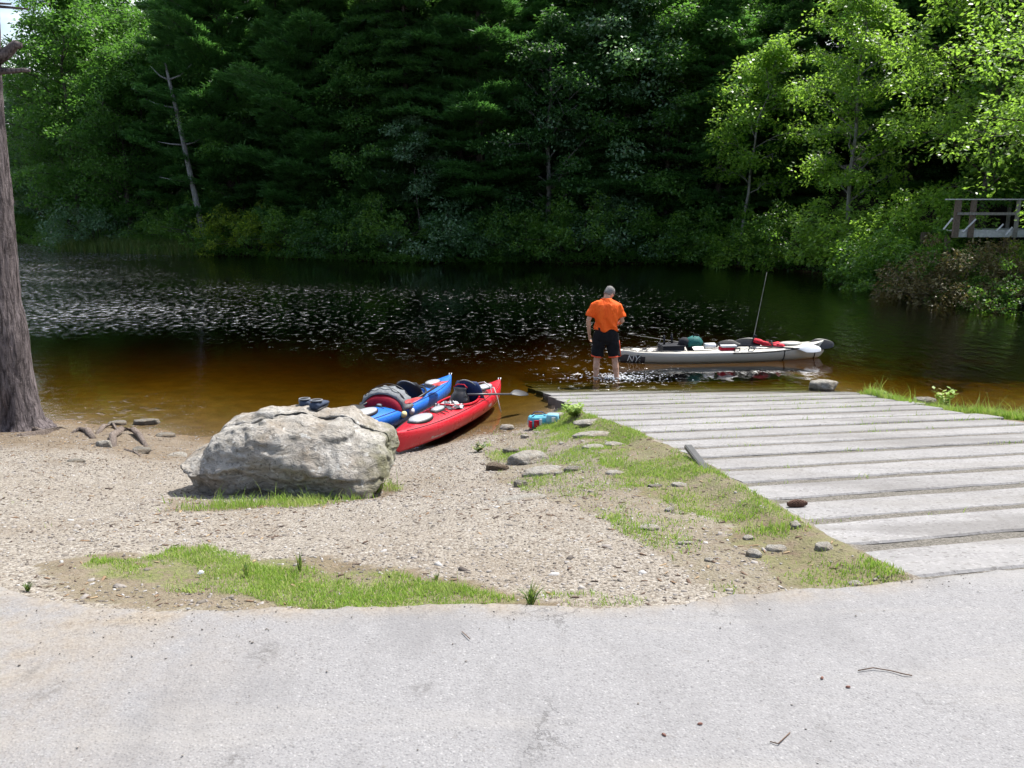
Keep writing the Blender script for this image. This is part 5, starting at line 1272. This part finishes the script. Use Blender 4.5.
mb.loft(rings); sk, nt, out = new_mat('skirt_cloth'); n = NT(nt); b = n.pbsdf(n.mix(n.ramp(n.noise(n.obj(), 9, 3), [(.5, 0), (.56, 1)]), (.03, .03, .04), (.5, .5, .52)), .7, .3); nt.links.new(b.outputs[0], out.inputs[0])
mb.build('cloth', sk, cl_, True)
tag(cl_, None, None)
# white bow line hanging from the paddle over the side
c0 = Mr @ Vector((.95, -.20, .40)); mb = MB(); pts = [Vector((0, 0, 0)), Vector((.05, -.08, .01)), Vector((.10, -.13, -.12)), Vector((.14, -.15, -.28)), Vector((.16, -.15, -.36))]
mb.tube(pts, .008, 6); mb.tube([Vector((0, 0, 0)), Vector((-.10, .10, .06)), Vector((-.2, .22, .02))], .008, 6); mb.tube([Vector((0, 0, 0)), Vector((.02, -.1, -.05)), Vector((-.03, -.16, -.17))], .007, 6)
o = mb.build('rope', rope_m, None, True); o.location = c0; tag(o, 'white rope dangling over the side of the red kayak', 'rope')
# black paddle blade showing between boulder and blue kayak
pd3 = paddle('paddle', 'black blade tip poking out behind the boulder at the blue kayak', 1.9, .20, .40, black_m, black_m, black_m)
aim(pd3, (*P(352, 413, .42), .42), (*P(392, 395, .30), .0), R(30)); e1 = Vector((*P(351, 414, .42), .46)); e2 = Mb @ Vector((.2, .27, .37)); aim(pd3, e1, e1+(e2-e1).normalized()*1.9, R(10))

# ------------------------------------------------------------------ sit-on-top fishing kayak
LF = 4.45; fk = thing('kayak', 'long tan fishing kayak loaded with gear, afloat behind the wading man', 'kayak')
crf = lambda t: .03*(1-t*t)+.008
gf = kprof(LF, .78, .27, (.05, .13), .07, crf, .10, 2.6)
mb = kayak_mesh(gf, LF, crf, [(-.25, .62, .25, .10, 3.2), (-1.45, .42, .22, .09, 3.2), (.95, .34, .17, .06, 3)]); mb.build('hull', tan_m, fk, True)
endL = Vector((*P(605, 361, 0), 0)); endR = Vector((*P(831, 357, 0), 0)); dfk = (endR-endL); print('fishing kayak length', dfk.length)
fk.matrix_world = Matrix.Translation((endL+endR)/2+Vector((0, 0, -.075))) @ Matrix.Rotation(math.atan2(dfk.y, dfk.x), 4, 'Z') @ Matrix.Rotation(R(-.6), 4, 'Y')
for s in (-1, 1):
    q = [(x, s*(gf(2*x/LF)[0]+.004), gf(2*x/LF)[1]-.012) for x in np.linspace(.15, 2.05, 30)]; MB().tube(q, .014, 6).build('rub_rail', black_m, fk, True)
    q = [(x, s*gf(2*x/LF)[0]*.80, deckz(gf, LF, crf, x, gf(2*x/LF)[0]*.8)+.010+.012*math.sin(x*9)) for x in np.linspace(-2.05, -.9, 24)]; MB().tube(q, .008, 6).build('deck_line', black_m, fk, True)
    for x in (.25, .55): z = deckz(gf, LF, crf, x, .3); MB().tube([(x-.06, s*.31, z), (x-.05, s*.33, z+.05), (x+.05, s*.33, z+.05), (x+.06, s*.31, z)], .012, 6).build('handle', black_m, fk, True)
for x in (1.25, 1.98):
    q = []
    for k in range(13):
        v = -1+2*k/12; b, sz, kz = gf(2*x/LF); a = abs(v); ph = a*math.pi/2
        q.append((x, math.copysign(b*math.cos(math.pi/2-ph)**.72+.006, v) if v else 0, sz-(sz-kz)*math.sin(math.pi/2-ph)**.8-.006 if v else kz-.006))
    MB().tube(q, .011, 6).build('strap', black_m, fk, True)
m_ = MB(); z = deckz(gf, LF, crf, 1.5); m_.loft([ellipse(1.5, 0, z, .24, .15, 24), ellipse(1.5, 0, z+.03, .24, .15, 24), ellipse(1.5, 0, z+.05, .18, .1, 24)]); m_.build('hatch_cover', tan_m, fk, True)
m_ = padpanel(.44, .20, .05, .06, .1); m_.build('seat_back', dark_m, fk, True).location = (-.62, 0, .22)
m_ = MB(); m_.loft([ellipse(-.38, 0, .17, .26, .21, 24, 3.5), ellipse(-.38, 0, .24, .25, .20, 24, 3.5), ellipse(-.38, 0, .25, .18, .15, 24, 3)]); m_.build('seat', dark_m, fk, True)
camo = simple('dark_green_patch', (.02, .06, .045), .5, .4, .3)
text_on(gf, LF, 'NY', -1.98, .50, .17, white_p, fk)
def patch(x0, x1, v0, v1, mat, name):
    mb = MB(); rings = []
    for i in range(9):
        x = x0+(x1-x0)*i/8; wv = .04*math.sin(i*1.9); rings.append([tuple(side_pt(gf, LF, x, v0+wv+(v1-v0)*j/5, .003)) for j in range(6)])
    mb.loft(rings, (False, False), close=False); return mb.build(name, mat, fk, True)
patch(-2.14, -1.62, .12, .9, simple('charcoal_band', (.05, .045, .05), .5), 'dark_band'); patch(.02, .16, .62, .95, camo, 'green_patch')
for i_, ch in enumerate(fk.children):
    if ch.name.startswith('lettering'):
        for v in ch.data.vertices: v.co.y -= .006
bpy.context.view_layer.update()
# gear
ck = on(fk, 'crate', 'black tackle crate on the stern half of the fishing kayak', 'crate', -1.02, 0, .24)
mb = MB(); 
for (c, d) in (((0, .19, .07), (.44, .018, .15)), ((0, -.19, .07), (.44, .018, .15)), ((.212, 0, .07), (.018, .36, .15)), ((-.212, 0, .07), (.018, .36, .15)), ((0, 0, .0), (.42, .36, .02))): mb.box(c, d)
mb.build('crate_box', dark_m, ck, bevel=.004)
mb = MB().box((0, 0, .155), (.47, .42, .03)); mb.build('lid', dark_m, ck, bevel=.008)
for x_, y_ in ((-.15, .0), (.05, .14)):
    MB().tube([(x_, y_, .16), (x_-.01, y_, .36)], .022, 8).build('rod_tube', dark_m, ck, True)
tb = on(fk, 'bag', 'teal and black gear bag heaped on the seat of the fishing kayak', 'bag', -.58, -.06, .38)
mb = MB(); mb.loft([ellipse(0, 0, 0, .17, .12, 20, 2.6), ellipse(0, 0, .07, .19, .14, 20, 2.6), ellipse(.01, .01, .15, .15, .11, 20), ellipse(.02, 0, .19, .07, .05, 20)])
mb.v = [(x, y+.012*math.sin(x*60), z+.010*math.sin(y*50+x*30)) for x, y, z in mb.v]; mb.build('bag_body', teal_m, tb, True)
mb = MB(); mb.loft([ellipse(-.2, 0, .0, .12, .12, 18), ellipse(-.2, 0, .12, .11, .11, 18), ellipse(-.19, 0, .17, .05, .05, 18)]); mb.build('side_pocket', dark_m, tb, True)
MB().tube([(-.02, -.02, .18), (.02, -.02, .24), (.1, 0, .22), (.14, 0, .15)], .01, 6).build('strap', dark_m, tb, True)
bt = on(fk, 'bottle', 'white round bottle lying next to the teal bag', 'bottle', -.24, -.1, .37, R(5), R(90))
mb = MB(); mb.loft([ellipse(0, 0, -.13, .05, .05, 18), ellipse(0, 0, -.12, .065, .065, 18), ellipse(0, 0, .09, .065, .065, 18), ellipse(0, 0, .12, .03, .03, 18)]); mb.build('bottle_body', white_p, bt, True)
mb = MB(); mb.loft([ellipse(0, 0, .12, .034, .034, 14), ellipse(0, 0, .15, .034, .034, 14)]); mb.build('cap', dark_m, bt, True)
sb = on(fk, 'tackle_box', 'low red and white tackle box in the cockpit of the fishing kayak', 'tackle box', .08, -.20, .29)
MB().box((0, 0, .035), (.30, .18, .07)).build('box_base', redf, sb, bevel=.006); MB().box((.02, 0, .092), (.31, .19, .04)).build('lid', white_p, sb, bevel=.006)
# reel-and-rod
def rod(label, root, p0, p1, reel_at=.12, bendd=.0):
    o = thing('fishing_rod', label, 'fishing rod'); a = Vector(p0); b = Vector(p1); o.location = a; d = b-a
    pts = [d*t+Vector((bendd*t*t, 0, 0)) for t in (0, .15, .4, .7, 1)]
    MB().tube(pts, [.008, .0075, .0055, .004, .0025], 6).build('blank', simple('rod_grey', (.30, .29, .27), .4), o, True)
    MB().tube([d*-.06, d*.10], .014, 8).build('grip', dark_m, o, True)
    rr = d*reel_at; sidev = d.cross(Vector((0, 0, 1))).normalized() if abs(d.normalized().z) < .98 else Vector((0, -1, 0))
    mb = MB(); c = rr+Vector((0, -.05, -.02)); mb.tube([c+Vector((0, -.025, 0)), c+Vector((0, .025, 0))], .032, 12); mb.tube([rr, c], .008, 6); mb.tube([c, c+Vector((.05, -.03, .0))], .005, 5); mb.build('reel', dark_m, o, True)
    return o
Mf = fk.matrix_world
zr0 = Mf @ Vector((.70, .05, .30)); dpt = zr0.y; top = Vector(PY(767, 272, dpt)); bot = Vector(PY(752.5, 343, dpt)); rod('upright fishing rod rising from the middle of the fishing kayak', fk, bot, top)
p0 = Vector(PY(692, 344, dpt)); p1 = Vector(PY(628, 334, dpt+.25)); rod('fishing rod laid low over the stern towards the man', fk, p0, p1, .2)
p0 = Vector(PY(657, 352, dpt)); p1 = Vector(PY(661, 338, dpt+.05)); rod('short stubby rod standing in the black crate', fk, p0, p1, .5)
pv = on(fk, 'life_vest', 'red life vest with black straps on the bow deck of the fishing kayak', 'life vest', 1.02, 0, .29, R(0))
for (x, w_, rz, ry) in ((-.14, .34, .2, .34), (.20, .30, -.2, -.05)):
    mb = MB(); mb.loft([ellipse(0, 0, 0, w_/2, .16, 22, 3.2), ellipse(0, 0, .05, w_/2, .17, 22, 3.2), ellipse(0, 0, .085, w_/2*.8, .13, 22, 3)])
    mb.v = [(a, b, c+.012*math.sin(a*40)) for a, b, c in mb.v]; o = mb.build('foam_panel', redf, pv, True); o.location = (x, 0, .06 if x < 0 else .0); o.rotation_euler = (0, ry, rz)
MB().tube([(-.3, -.1, .16), (-.05, -.18, .12), (.1, -.16, .10), (.32, -.05, .06)], .014, 6, flat=.4).build('strap', dark_m, pv, True)
MB().tube([(.0, .1, .14), (.05, -.05, .15), (.02, -.19, .03)], .02, 6, flat=.4).build('strap', dark_m, pv, True)
pw = paddle('paddle', 'paddle whose white blade rests on the bow of the fishing kayak', 2.1, .20, .48, black_m, white_p, dark_m)
b1 = Vector(PY(821, 350, dpt-.28)); a1 = Mf @ Vector((-.1, -.12, .42)); dd_ = (b1-a1).normalized(); aim(pw, b1-dd_*2.1, b1, R(52))
pk = paddle('paddle', 'paddle with a broad black blade standing up at the bow tip of the fishing kayak', 2.1, .24, .60, black_m, black_m, dark_m)
b1 = Vector(PY(834, 345, dpt+.05)); a1 = Mf @ Vector((.0, .10, .40)); dd_ = (b1-a1).normalized(); aim(pk, b1-dd_*2.1, b1, R(60))
cn = on(fk, 'rope', 'white line coiled on the deck just left of the red life vest', 'rope', .62, -.12, .30); bpy.data.objects.remove(cn)
mb = MB(); q = [(.07*math.cos(t*1.1)*(1+.1*math.sin(t*3)), .06*math.sin(t*1.1), .006*t*.5) for t in np.arange(0, 24, .3)]; mb.tube(q, .006, 5); o = mb.build('rope', rope_m, None, True); o.matrix_world = Mf @ Matrix.Translation((.66, -.16, .285)); tag(o, 'white line coiled on the deck just left of the red life vest', 'rope')

# ------------------------------------------------------------------ cooler bag and shoes
gx, gy, gz = hit(539, 426); cb = thing('cooler_bag', 'small blue and red cooler bag at the water edge', 'bag', (gx, gy, gz), R(12))
cy_ = simple('cyan_cloth', (.10, .42, .55), .6, .3, .25, 12)
def softbox(w_, d, h, e=4): m = MB(); m.loft([ellipse(0, 0, 0, w_/2, d/2, 24, e), ellipse(0, 0, h*.5, w_/2*1.04, d/2*1.05, 24, e), ellipse(0, 0, h*.9, w_/2*.97, d/2*.95, 24, e), ellipse(0, 0, h, w_/2*.85, d/2*.8, 24, e)]); return m
softbox(.30, .19, .15).build('bag_body', cy_, cb, True)
MB().box((-.06, -.10, .06), (.07, .015, .10)).build('red_panel', redf, cb, bevel=.004); MB().box((-.14, -.06, .05), (.03, .10, .10)).build('red_panel', redf, cb, bevel=.004)
MB().box((.0, -.10, .08), (.035, .016, .09)).build('white_panel', white_p, cb, bevel=.003)
MB().tube([(-.12, -.05, .145), (-.07, -.05, .175), (.03, -.05, .175), (.09, -.05, .15)], .012, 6, flat=.5).build('handle', navy_m, cb, True)
MB().tube([(-.10, .05, .145), (-.05, .05, .19), (.05, .05, .19), (.11, .05, .15)], .012, 6, flat=.5).build('handle', navy_m, cb, True)
gx, gy, gz = hit(553, 424); cb2 = thing('cooler_bag', 'second pale blue bag tucked behind the red and blue one', 'bag', (gx, gy+.10, T(gx, gy+.1)), R(-10)); softbox(.17, .14, .13).build('bag_body', simple('light_blue_cloth', (.20, .45, .60), .6, .3, .2, 14), cb2, True); MB().box((.02, -.074, .07), (.05, .01, .06)).build('white_panel', white_p, cb2, bevel=.003)
shoe_b = simple('slate_blue_mesh', (.035, .05, .085), .7, .3, .3, 60, .3); shoe_l = simple('shoe_lining', (.006, .006, .008), .9); shoe_t = simple('shoe_trim', (.16, .17, .19), .6)
def shoe(px, label, rz):
    x = PY(px, 405, by+.5)[0]; best = None
    for k in range(30):           # walk over the crest and stand just behind its edge
        yy = by+.2+k*.03; z = drop(x, yy)
        if z is None: continue
        sy = (z-CAMH)/yy
        if best is None or sy > best[0]: best = (sy, yy, z)
    yy = best[1]-.10; z = min(v for v in (drop(x, yy), drop(x, yy+.12), drop(x, yy-.03)) if v is not None); z = drop(x, yy)
    x = PY(px, 405, yy)[0]
    r = thing('shoe', label, 'shoe', (x, yy+.05, z-.010), rz)
    mb = MB(); rings = []
    prof = [(-.135, .030, .060), (-.12, .040, .075), (-.08, .043, .078), (-.03, .042, .068), (.03, .047, .058), (.08, .050, .048), (.12, .042, .038), (.145, .018, .026)]
    for (y, hw, h) in prof: rings.append([(hw*math.copysign(abs(math.cos(a))**.8, math.cos(a)), y, .018+h*.5+h*.5*math.sin(a)) for a in [2*math.pi*k/18 for k in range(18)]])
    mb.loft(rings); mb.build('upper', shoe_b, r, True)
    mb = MB(); mb.loft([ellipse(0, 0, 0, .045, .14, 24, 2.6), ellipse(0, 0, .022, .05, .147, 24, 2.6)]); mb.build('sole', black_m, r, True)
    mb = MB(); mb.loft([ellipse(0, -.055, .082, .036, .062, 20, 2, 0, -.3), ellipse(0, -.058, .106, .034, .060, 20, 2, 0, -.12)], (True, True)); mb.build('lining', shoe_l, r, True)
    q = [(.040*math.cos(a), -.058+.066*math.sin(a), .100-.10*.066*math.sin(a)) for a in [2*math.pi*k/24 for k in range(25)]]; MB().tube(q, .008, 6, False).build('collar', shoe_t, r, True)
    r.scale = (1.18, 1.0, .88)
    return r
shoe(303.5, 'left shoe of the grey-blue pair on top of the boulder', R(14)); shoe(318, 'right shoe of the grey-blue pair on top of the boulder', R(-10))
# ------------------------------------------------------------------ the wading man
skin_m, nt, out = new_mat('skin'); n = NT(nt); o = n.obj()
b = n.pbsdf(n.mix(n.ramp(n.noise(o, 12, 4), [(.3, 0), (.7, 1)]), (.42, .235, .16), (.55, .33, .235)), .55, .35); nt.links.new(b.outputs[0], out.inputs[0])
cloth_o, nt, out = new_mat('orange_jersey'); n = NT(nt); o = n.obj()
w_ = n.noise(n.mapping(o, (9, 9, 4), (.3, .5, .2)), 1.0, 3, .5, .8)
b = n.pbsdf(n.mix(n.ramp(w_, [(.3, 0), (.7, 1)]), (.80, .095, .010), (.90, .135, .015)), .75, .2, n.bump(w_, .8, .05)); nt.links.new(b.outputs[0], out.inputs[0])
cloth_k = simple('black_shorts', (.010, .010, .012), .85, .15, .2, 30, .3); trim_o = simple('orange_trim', (.75, .09, .03), .7); hair_m = simple('grey_hair', (.20, .19, .18), .8, .2, .5, 90, .8)
zf = T(MANX+.05, MANY_)+.035
man = thing('person', 'wading man in orange T-shirt and black shorts, back turned, looking down', 'person', (MANX-.13, MANY_+.02, zf), R(-4))
man.scale = (1.03, 1.03, 1.03)
SM = 1.80/1.80
def remesh(mb, name, mat, vox=.012, sm=4, parent=man):
    o = mb.build(name, mat, parent, True); m = o.modifiers.new('r', 'REMESH'); m.mode = 'VOXEL'; m.voxel_size = vox; m.use_smooth_shade = True
    s = o.modifiers.new('s', 'SMOOTH'); s.iterations = sm; s.factor = .5; apply_mods(o)
    o.data.materials.clear(); o.data.materials.append(mat); return o
# joints (x right, y away from the camera, z up from the feet)
hipL, hipR = Vector((-.105, 0, .93)), Vector((.105, 0, .93)); kneeL, kneeR = Vector((-.15, .02, .50)), Vector((.165, -.03, .50)); ankL, ankR = Vector((-.165, -.03, .09)), Vector((.215, -.09, .09))
shL, shR = Vector((-.215, .03, 1.47)), Vector((.205, .05, 1.46)); elL, elR = Vector((-.315, -.03, 1.17)), Vector((.285, .06, 1.15)); wrL, wrR = Vector((-.295, .02, .915)), Vector((.215, .30, 1.06))
body = MB()
def limb(a, b, c, ra, rb, rc, rm1=None, rm2=None):
    body.tube([a, a.lerp(b, .5), b, b.lerp(c, .35), c], [ra, rm1 or (ra+rb)/2, rb, rm2 or rb, rc], 14)
for h, k, a in ((hipL, kneeL, ankL), (hipR, kneeR, ankR)):
    limb(h, k, a, .088, .056, .036, .078, .060); body.tube([k.lerp(a, .2)+Vector((0, -.02, 0)), k.lerp(a, .42)+Vector((0, -.022, 0)), k.lerp(a, .62)], [.048, .052, .038], 12)
    f = a+Vector((.015 if a.x > 0 else -.015, .0, -.045)); body.tube([f+Vector((0, -.06, 0)), f+Vector((0, .04, 0)), f+Vector((0, .14, -.015)), f+Vector((0, .19, -.02))], [.034, .042, .036, .02], 12, flat=.8)
for s, e, w in ((shL, elL, wrL), (shR, elR, wrR)): limb(s+Vector((0, 0, -.05)), e, w, .046, .042, .027, .046, .041)
tors = [(0, 0, .90, .165, .115), (0, 0, 1.02, .165, .115), (0, .005, 1.15, .17, .12), (0, .01, 1.30, .185, .125), (0, .02, 1.42, .19, .115), (0, .04, 1.50, .13, .085), (.005, .055, 1.54, .07, .068)]
body.loft([ellipse(x, y, z, a, b_, 20, 2.3) for x, y, z, a, b_ in tors]); body.tube([Vector((0, .05, 1.50)), Vector((.012, .085, 1.59)), Vector((.03, .115, 1.62))], [.07, .06, .058], 14)
# head bowed forward and a little right
HM = Matrix.Translation((.045, .125, 1.635)) @ Matrix.Rotation(R(-38), 4, 'Z') @ Matrix.Rotation(R(-42), 4, 'X') @ Matrix.Rotation(R(8), 4, 'Y')
hr = []
for (z, a, b_, yy) in ((-.115, .035, .03, .055), (-.10, .052, .06, .04), (-.06, .062, .082, .018), (-.01, .070, .094, .006), (.04, .076, .10, 0), (.08, .070, .092, -.004), (.108, .048, .064, -.006), (.122, .018, .024, -.008)): hr.append([tuple(p) for p in ellipse(0, yy, z, a, b_, 22, 2.1)])
body.loft(hr, M=HM)
body.ball((0, .105, -.025), (.013, .022, .018), M=HM); body.tube([(0, .092, .01), (0, .114, -.022), (0, .10, -.034)], [.008, .013, .010], 8, M=HM)       # nose
body.ball((0, .088, -.068), (.026, .012, .007), M=HM); body.ball((0, .080, -.098), (.024, .018, .014), M=HM)                                       # lips, chin
for s in (-1, 1):
    body.ball((s*.077, -.002, -.012), (.010, .022, .034), M=HM); body.ball((s*.032, .088, .022), (.022, .012, .008), M=HM)                          # ears, brows
# hands: palm, four unequal curled fingers and a thumb, at each wrist
def hand(w, d, palmn, side, curl):
    d = d.normalized(); n_ = (palmn-d*palmn.dot(d)).normalized(); t = d.cross(n_).normalized()*side
    body.tube([w-d*.01, w+d*.03, w+d*.075, w+d*.092], [.026, .036, .040, .034], 12, flat=.55) if abs(t.y) < 0 else None
    rings = []
    for (l, hw, ht) in ((-.01, .025, .02), (.02, .031, .019), (.055, .040, .017), (.085, .040, .014), (.095, .034, .010)): rings.append([tuple(w+d*l+t*(hw*math.cos(a))+n_*(ht*math.sin(a))) for a in [2*math.pi*k/14 for k in range(14)]])
    body.loft(rings)
    for i, (off, L) in enumerate(((-.030, .070), (-.010, .080), (.010, .076), (.029, .060))):
        p = w+d*.088+t*off; c1 = curl; d1 = (d*math.cos(c1)+n_*math.sin(c1)); d2 = (d*math.cos(c1*2.2)+n_*math.sin(c1*2.2)); d3 = (d*math.cos(c1*3)+n_*math.sin(c1*3))
        a1 = p+d1*L*.45; a2 = a1+d2*L*.32; a3 = a2+d3*L*.23; fingers.tube([p-d*.02, p, a1, a2, a3], [.0095, .0095, .0088, .0080, .0060], 8)
    b0 = w+d*.022-t*.026; fingers.tube([b0+t*.012, b0-t*.016+d*.02+n_*.006, b0-t*.026+d*.048+n_*.014, b0-t*.022+d*.072+n_*.022], [.013, .0125, .0105, .0075], 8)
fingers = MB()
hand(wrL, (wrL-elL)+Vector((0, .02, -.02)), Vector((.9, -.25, 0)), 1, .32); hand(wrR, Vector((-.25, .8, -.15)), Vector((-.2, 0, -1)), 1, .5)
body.add(fingers.v, fingers.f)
bo = remesh(body, 'body', skin_m, .0065, 3)
# hair cap, close cropped
hb = MB(); rings = []
for (z, a, b_, yy) in ((-.055, .056, .05, -.040), (-.03, .068, .078, -.024), (.0, .076, .092, -.012), (.04, .081, .101, -.006), (.08, .076, .096, -.010), (.110, .054, .070, -.010), (.128, .02, .03, -.010)): rings.append([tuple(p) for p in ellipse(0, yy, z, a, b_, 30, 2.1)])
hb.loft(rings, M=HM); hv = []
for v in hb.v: hv.append(tuple(Vector(v)+Vector((0, 0, 0))+.003*mnoise.noise_vector(Vector(v)*60)))
hb.v = hv; hb.build('hair', hair_m, man, True)
# T-shirt
sh = MB(); rings = []
for (x, y, z, a, b_) in ((0, 0, 1.00, .212, .158), (0, 0, 1.05, .208, .155), (0, 0, 1.14, .205, .150), (0, .01, 1.26, .215, .152), (0, .02, 1.37, .225, .146), (0, .03, 1.45, .212, .122), (0, .045, 1.505, .16, .096), (.004, .055, 1.545, .092, .08), (.006, .06, 1.565, .078, .073)):
    rings.append([tuple(p) for p in ellipse(x, y, z, a, b_, 40, 2.4)])
sh.loft(rings)
for s, e in ((shL, elL), (shR, elR)):
    d = (e-s); q_ = Vector((0, 0, -.045)); sh.tube([s-d*.10+Vector((.08 if s.x < 0 else -.08, 0, -.02)), s+q_, s+q_+d*.30, s+d*.66, s+d*.78], [.06, .074, .080, .085, .088], 22)
so_ = remesh(sh, 'shirt', cloth_o, .010, 16)
# folds
bm = bmesh.new(); bm.from_mesh(so_.data); bm.normal_update()
for v in bm.verts:
    q = v.co; k = min(1, max(0, (1.5-q.z)/.2)); d = abs(q.x)
    fold = .014*math.sin((q.z*.8+q.x*1.3)*26+2*mnoise.noise(q*4))*max(0, min(1, (1.28-q.z)/.2))+.016*mnoise.noise(Vector((q.x*9, q.y*9, q.z*4)))+.005*math.sin((q.x*.9-q.z)*38)*max(0, 1-abs(q.z-1.36)/.12)
    v.co = q+v.normal*fold*k; 
    if q.z < 1.06: v.co.z -= .018*math.sin(math.atan2(q.y, q.x)*3+1)
bm.to_mesh(so_.data); bm.free()
# shorts
st = MB(); st.loft([ellipse(0, 0, z, a, b_, 34, 2.4) for z, a, b_ in ((.74, .12, .10), (.84, .198, .148), (.93, .200, .150), (1.03, .188, .138), (1.06, .182, .132))])
for h, k in ((hipL, kneeL), (hipR, kneeR)):
    e = h.lerp(k, .93); st.tube([h+Vector((0, 0, -.0)), h.lerp(k, .3), h.lerp(k, .65), e], [.110, .112, .104, .104], 26, flat=1.12)
sto = remesh(st, 'shorts', cloth_k, .010, 5)
bm = bmesh.new(); bm.from_mesh(sto.data); bm.normal_update()
for v in bm.verts: q = v.co; v.co = q+v.normal*(.008*mnoise.noise(Vector((q.x*14, q.y*14, q.z*5)))+.005*math.sin(q.z*30+q.x*20)*(q.z < .8))
bm.to_mesh(sto.data); bm.free()
for h, k in ((hipL, kneeL), (hipR, kneeR)):
    e = h.lerp(k, .93); d = (k-h).normalized(); t = Vector((0, 1, 0)); u_ = d.cross(t).normalized(); t = u_.cross(d)
    mb = MB(); rings = []
    for (l, r) in ((-.012, .1075), (-.012, .109), (.012, .1095), (.012, .098)): rings.append([tuple(e+d*l+u_*(r*math.cos(a))+t*(r*1.12*math.sin(a))) for a in [2*math.pi*i/30 for i in range(30)]])
    mb.loft(rings, (False, False)); mb.build('hem_trim', trim_o, man, True)
# side stripe of the right leg
mb = MB(); pts = [hipR.lerp(kneeR, t)+Vector((.112-.004*t, -.03, 0)) for t in (.25, .45, .65, .9)]; mb.tube(pts, .012, 6, flat=1.0); mb.build('side_stripe', trim_o, man, True)
